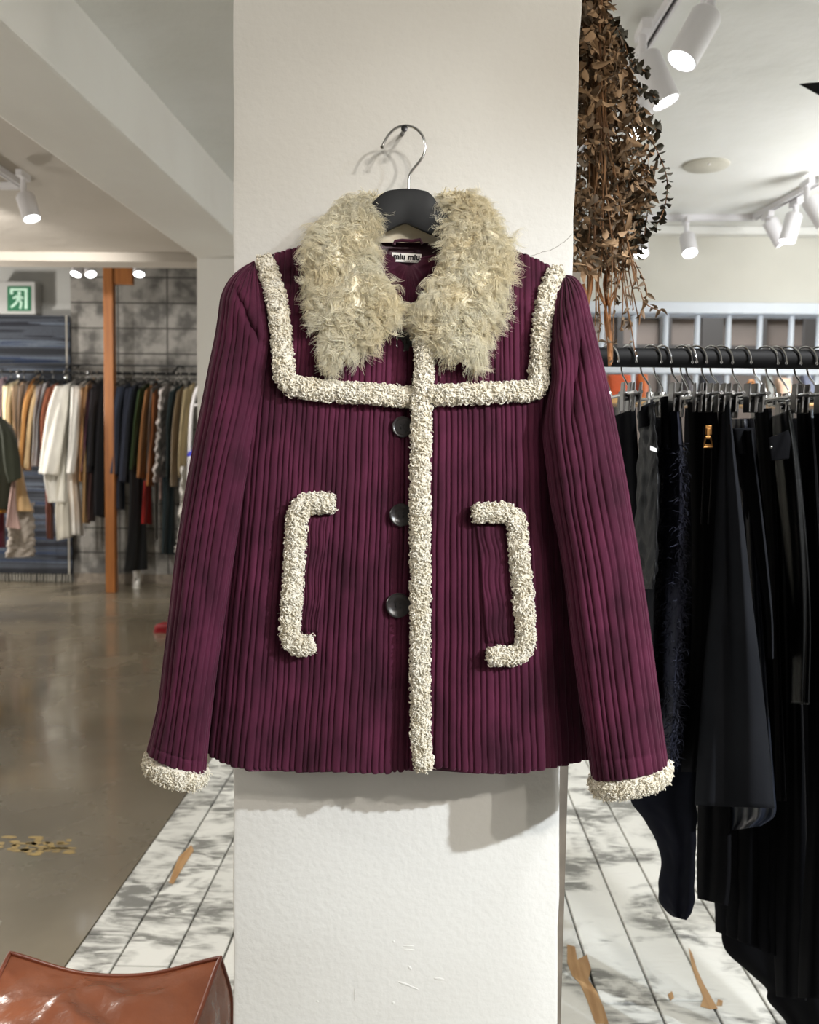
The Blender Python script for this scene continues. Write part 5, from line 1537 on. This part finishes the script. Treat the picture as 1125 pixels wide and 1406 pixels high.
# ================================================================== LEATHER POUF
def leather():
    m = mat('tan_leather', (136, 80, 54), (108, 60, 40), rough=.27, scale=5, lo=.35, hi=.7, bump=.5, bscale=11, bdist=.02, detail=5, spec=.5)
    nt = m.node_tree; b = nt.nodes['Principled BSDF']
    tc = nt.nodes.new('ShaderNodeTexCoord'); v = nt.nodes.new('ShaderNodeTexVoronoi'); v.inputs['Scale'].default_value = 260
    nt.links.new(tc.outputs['Object'], v.inputs['Vector'])
    bp = nt.nodes.new('ShaderNodeBump'); bp.inputs['Strength'].default_value = .06; bp.inputs['Distance'].default_value = .001
    old = b.inputs['Normal'].links[0].from_socket
    nt.links.new(v.outputs['Distance'], bp.inputs['Height']); nt.links.new(old, bp.inputs['Normal']); nt.links.new(bp.outputs[0], b.inputs['Normal'])
leather()
mat('leather_piping', (112, 54, 28), (96, 44, 24), rough=.35, scale=8)
def pouf():
    yb = 1.70
    cR = at(303, 1316, yb); cL = at(14, 1322, yb)
    hw = (cR[0] - cL[0]) / 2; cx = (cR[0] + cL[0]) / 2
    hd_ = 0.22; cy = yb - hd_
    zt = float(cR[2])
    t = thing('leather_pouf', (cx, cy, 0), 'tan brown leather cube pouf with piped edges on the floor beside the pillar', 'pouf')
    N = 72
    g = np.linspace(-1, 1, N)
    X, Yg = np.meshgrid(g, g)
    def edge_sag(a):          # a along an edge, -1..1: corners stand up, middles sink
        return -0.036 * (1 - np.abs(a) ** 2.2)
    def inward(a):
        return 1 - 0.045 * (1 - a ** 2)
    sagx = edge_sag(X); sagy = edge_sag(Yg)
    wy = np.abs(Yg) ** 3; wx = np.abs(X) ** 3
    Z = zt + (sagx * wy + sagy * wx) / np.maximum(wx + wy, 1e-3) * np.maximum(wx, wy) + (-0.012 + 0.012 * np.cos(X * PI / 2) * np.cos(Yg * PI / 2)) * (1 - np.maximum(wx, wy))
    Z += (0.004 * np.sin(7 * X + 4 * np.sin(2.3 * Yg + 1) + 2 * Yg) * np.exp(-((X - .5) / .5) ** 2) + .0035 * np.sin(11 * Yg + 5 * X + 2 * np.sin(5 * X)) + 0.0025 * np.sin(X * 9 + 3 * np.sin(Yg * 4)) + .002 * np.sin(Yg * 13 + X * 5) + .0035 * np.exp(-((X + .35 - .2 * Yg) / .06) ** 2) - .003 * np.exp(-((X - .1 + .5 * Yg) / .05) ** 2)) * (1 - np.maximum(np.abs(X), np.abs(Yg)) ** 4)
    px = cx + X * hw * inward(Yg); py = cy + Yg * hd_ * inward(X)
    top = np.stack([px, py, Z], -1)
    i = np.arange(N - 1)[:, None]; k = np.arange(N - 1)[None]
    F = np.stack([i * N + k, i * N + k + 1, (i + 1) * N + k + 1, (i + 1) * N + k], -1).reshape(-1, 4)
    link('top_panel', fast_mesh('top_panel', top.reshape(-1, 3), F), MATS['tan_leather'], t)
    loop = np.vstack([top[0, :], top[1:, -1], top[-1, -2::-1], top[-2:0:-1, 0]])
    n = len(loop)
    cen = np.array((cx, cy, 0))
    outd = unit((loop - cen) * np.array((1 / hw, 1 / hd_, 0)))
    M = 24
    S = []
    for j, q in enumerate(np.linspace(0, 1, M)):
        z = loop[:, 2] * (1 - q) + 0.004 * q
        bul = 0.026 * math.sin(PI * q) + 0.002 * np.sin(np.arange(n) * .35 + q * 9) * math.sin(PI * q)
        P = loop + outd * np.asarray(bul).reshape(-1, 1) * np.ones((n, 1))
        P = P.copy(); P[:, 2] = z
        S.append(P)
    S = np.array(S)
    j = np.arange(M - 1)[:, None]; kk = np.arange(n)[None]; k2 = (kk + 1) % n
    F = np.stack([j * n + kk, j * n + k2, (j + 1) * n + k2, (j + 1) * n + kk], -1).reshape(-1, 4)
    V = np.vstack([S.reshape(-1, 3), [[cx, cy, .004]]])
    kk = np.arange(n)
    F3 = np.stack([(M - 1) * n + kk, (M - 1) * n + (kk + 1) % n, np.full(n, M * n)], 1)
    link('side_panel', fast_mesh('side_panel', V, F, F3), MATS['tan_leather'], t)
    lp = np.vstack([loop, loop[:2]])
    MB().pipe(lp + np.array((0, 0, .0015)), .0045, 10).build('piping', MATS['leather_piping'], t, smooth=True)
    for a, b in ((-1, 1), (1, 1)):
        c_ = np.array([S[j_, np.argmin(np.linalg.norm(loop[:, :2] - np.array((cx + a * hw, cy + b * hd_)), axis=1))] for j_ in range(M)])
        MB().pipe(c_, .004, 8).build('piping', MATS['leather_piping'], t, smooth=True)
pouf()
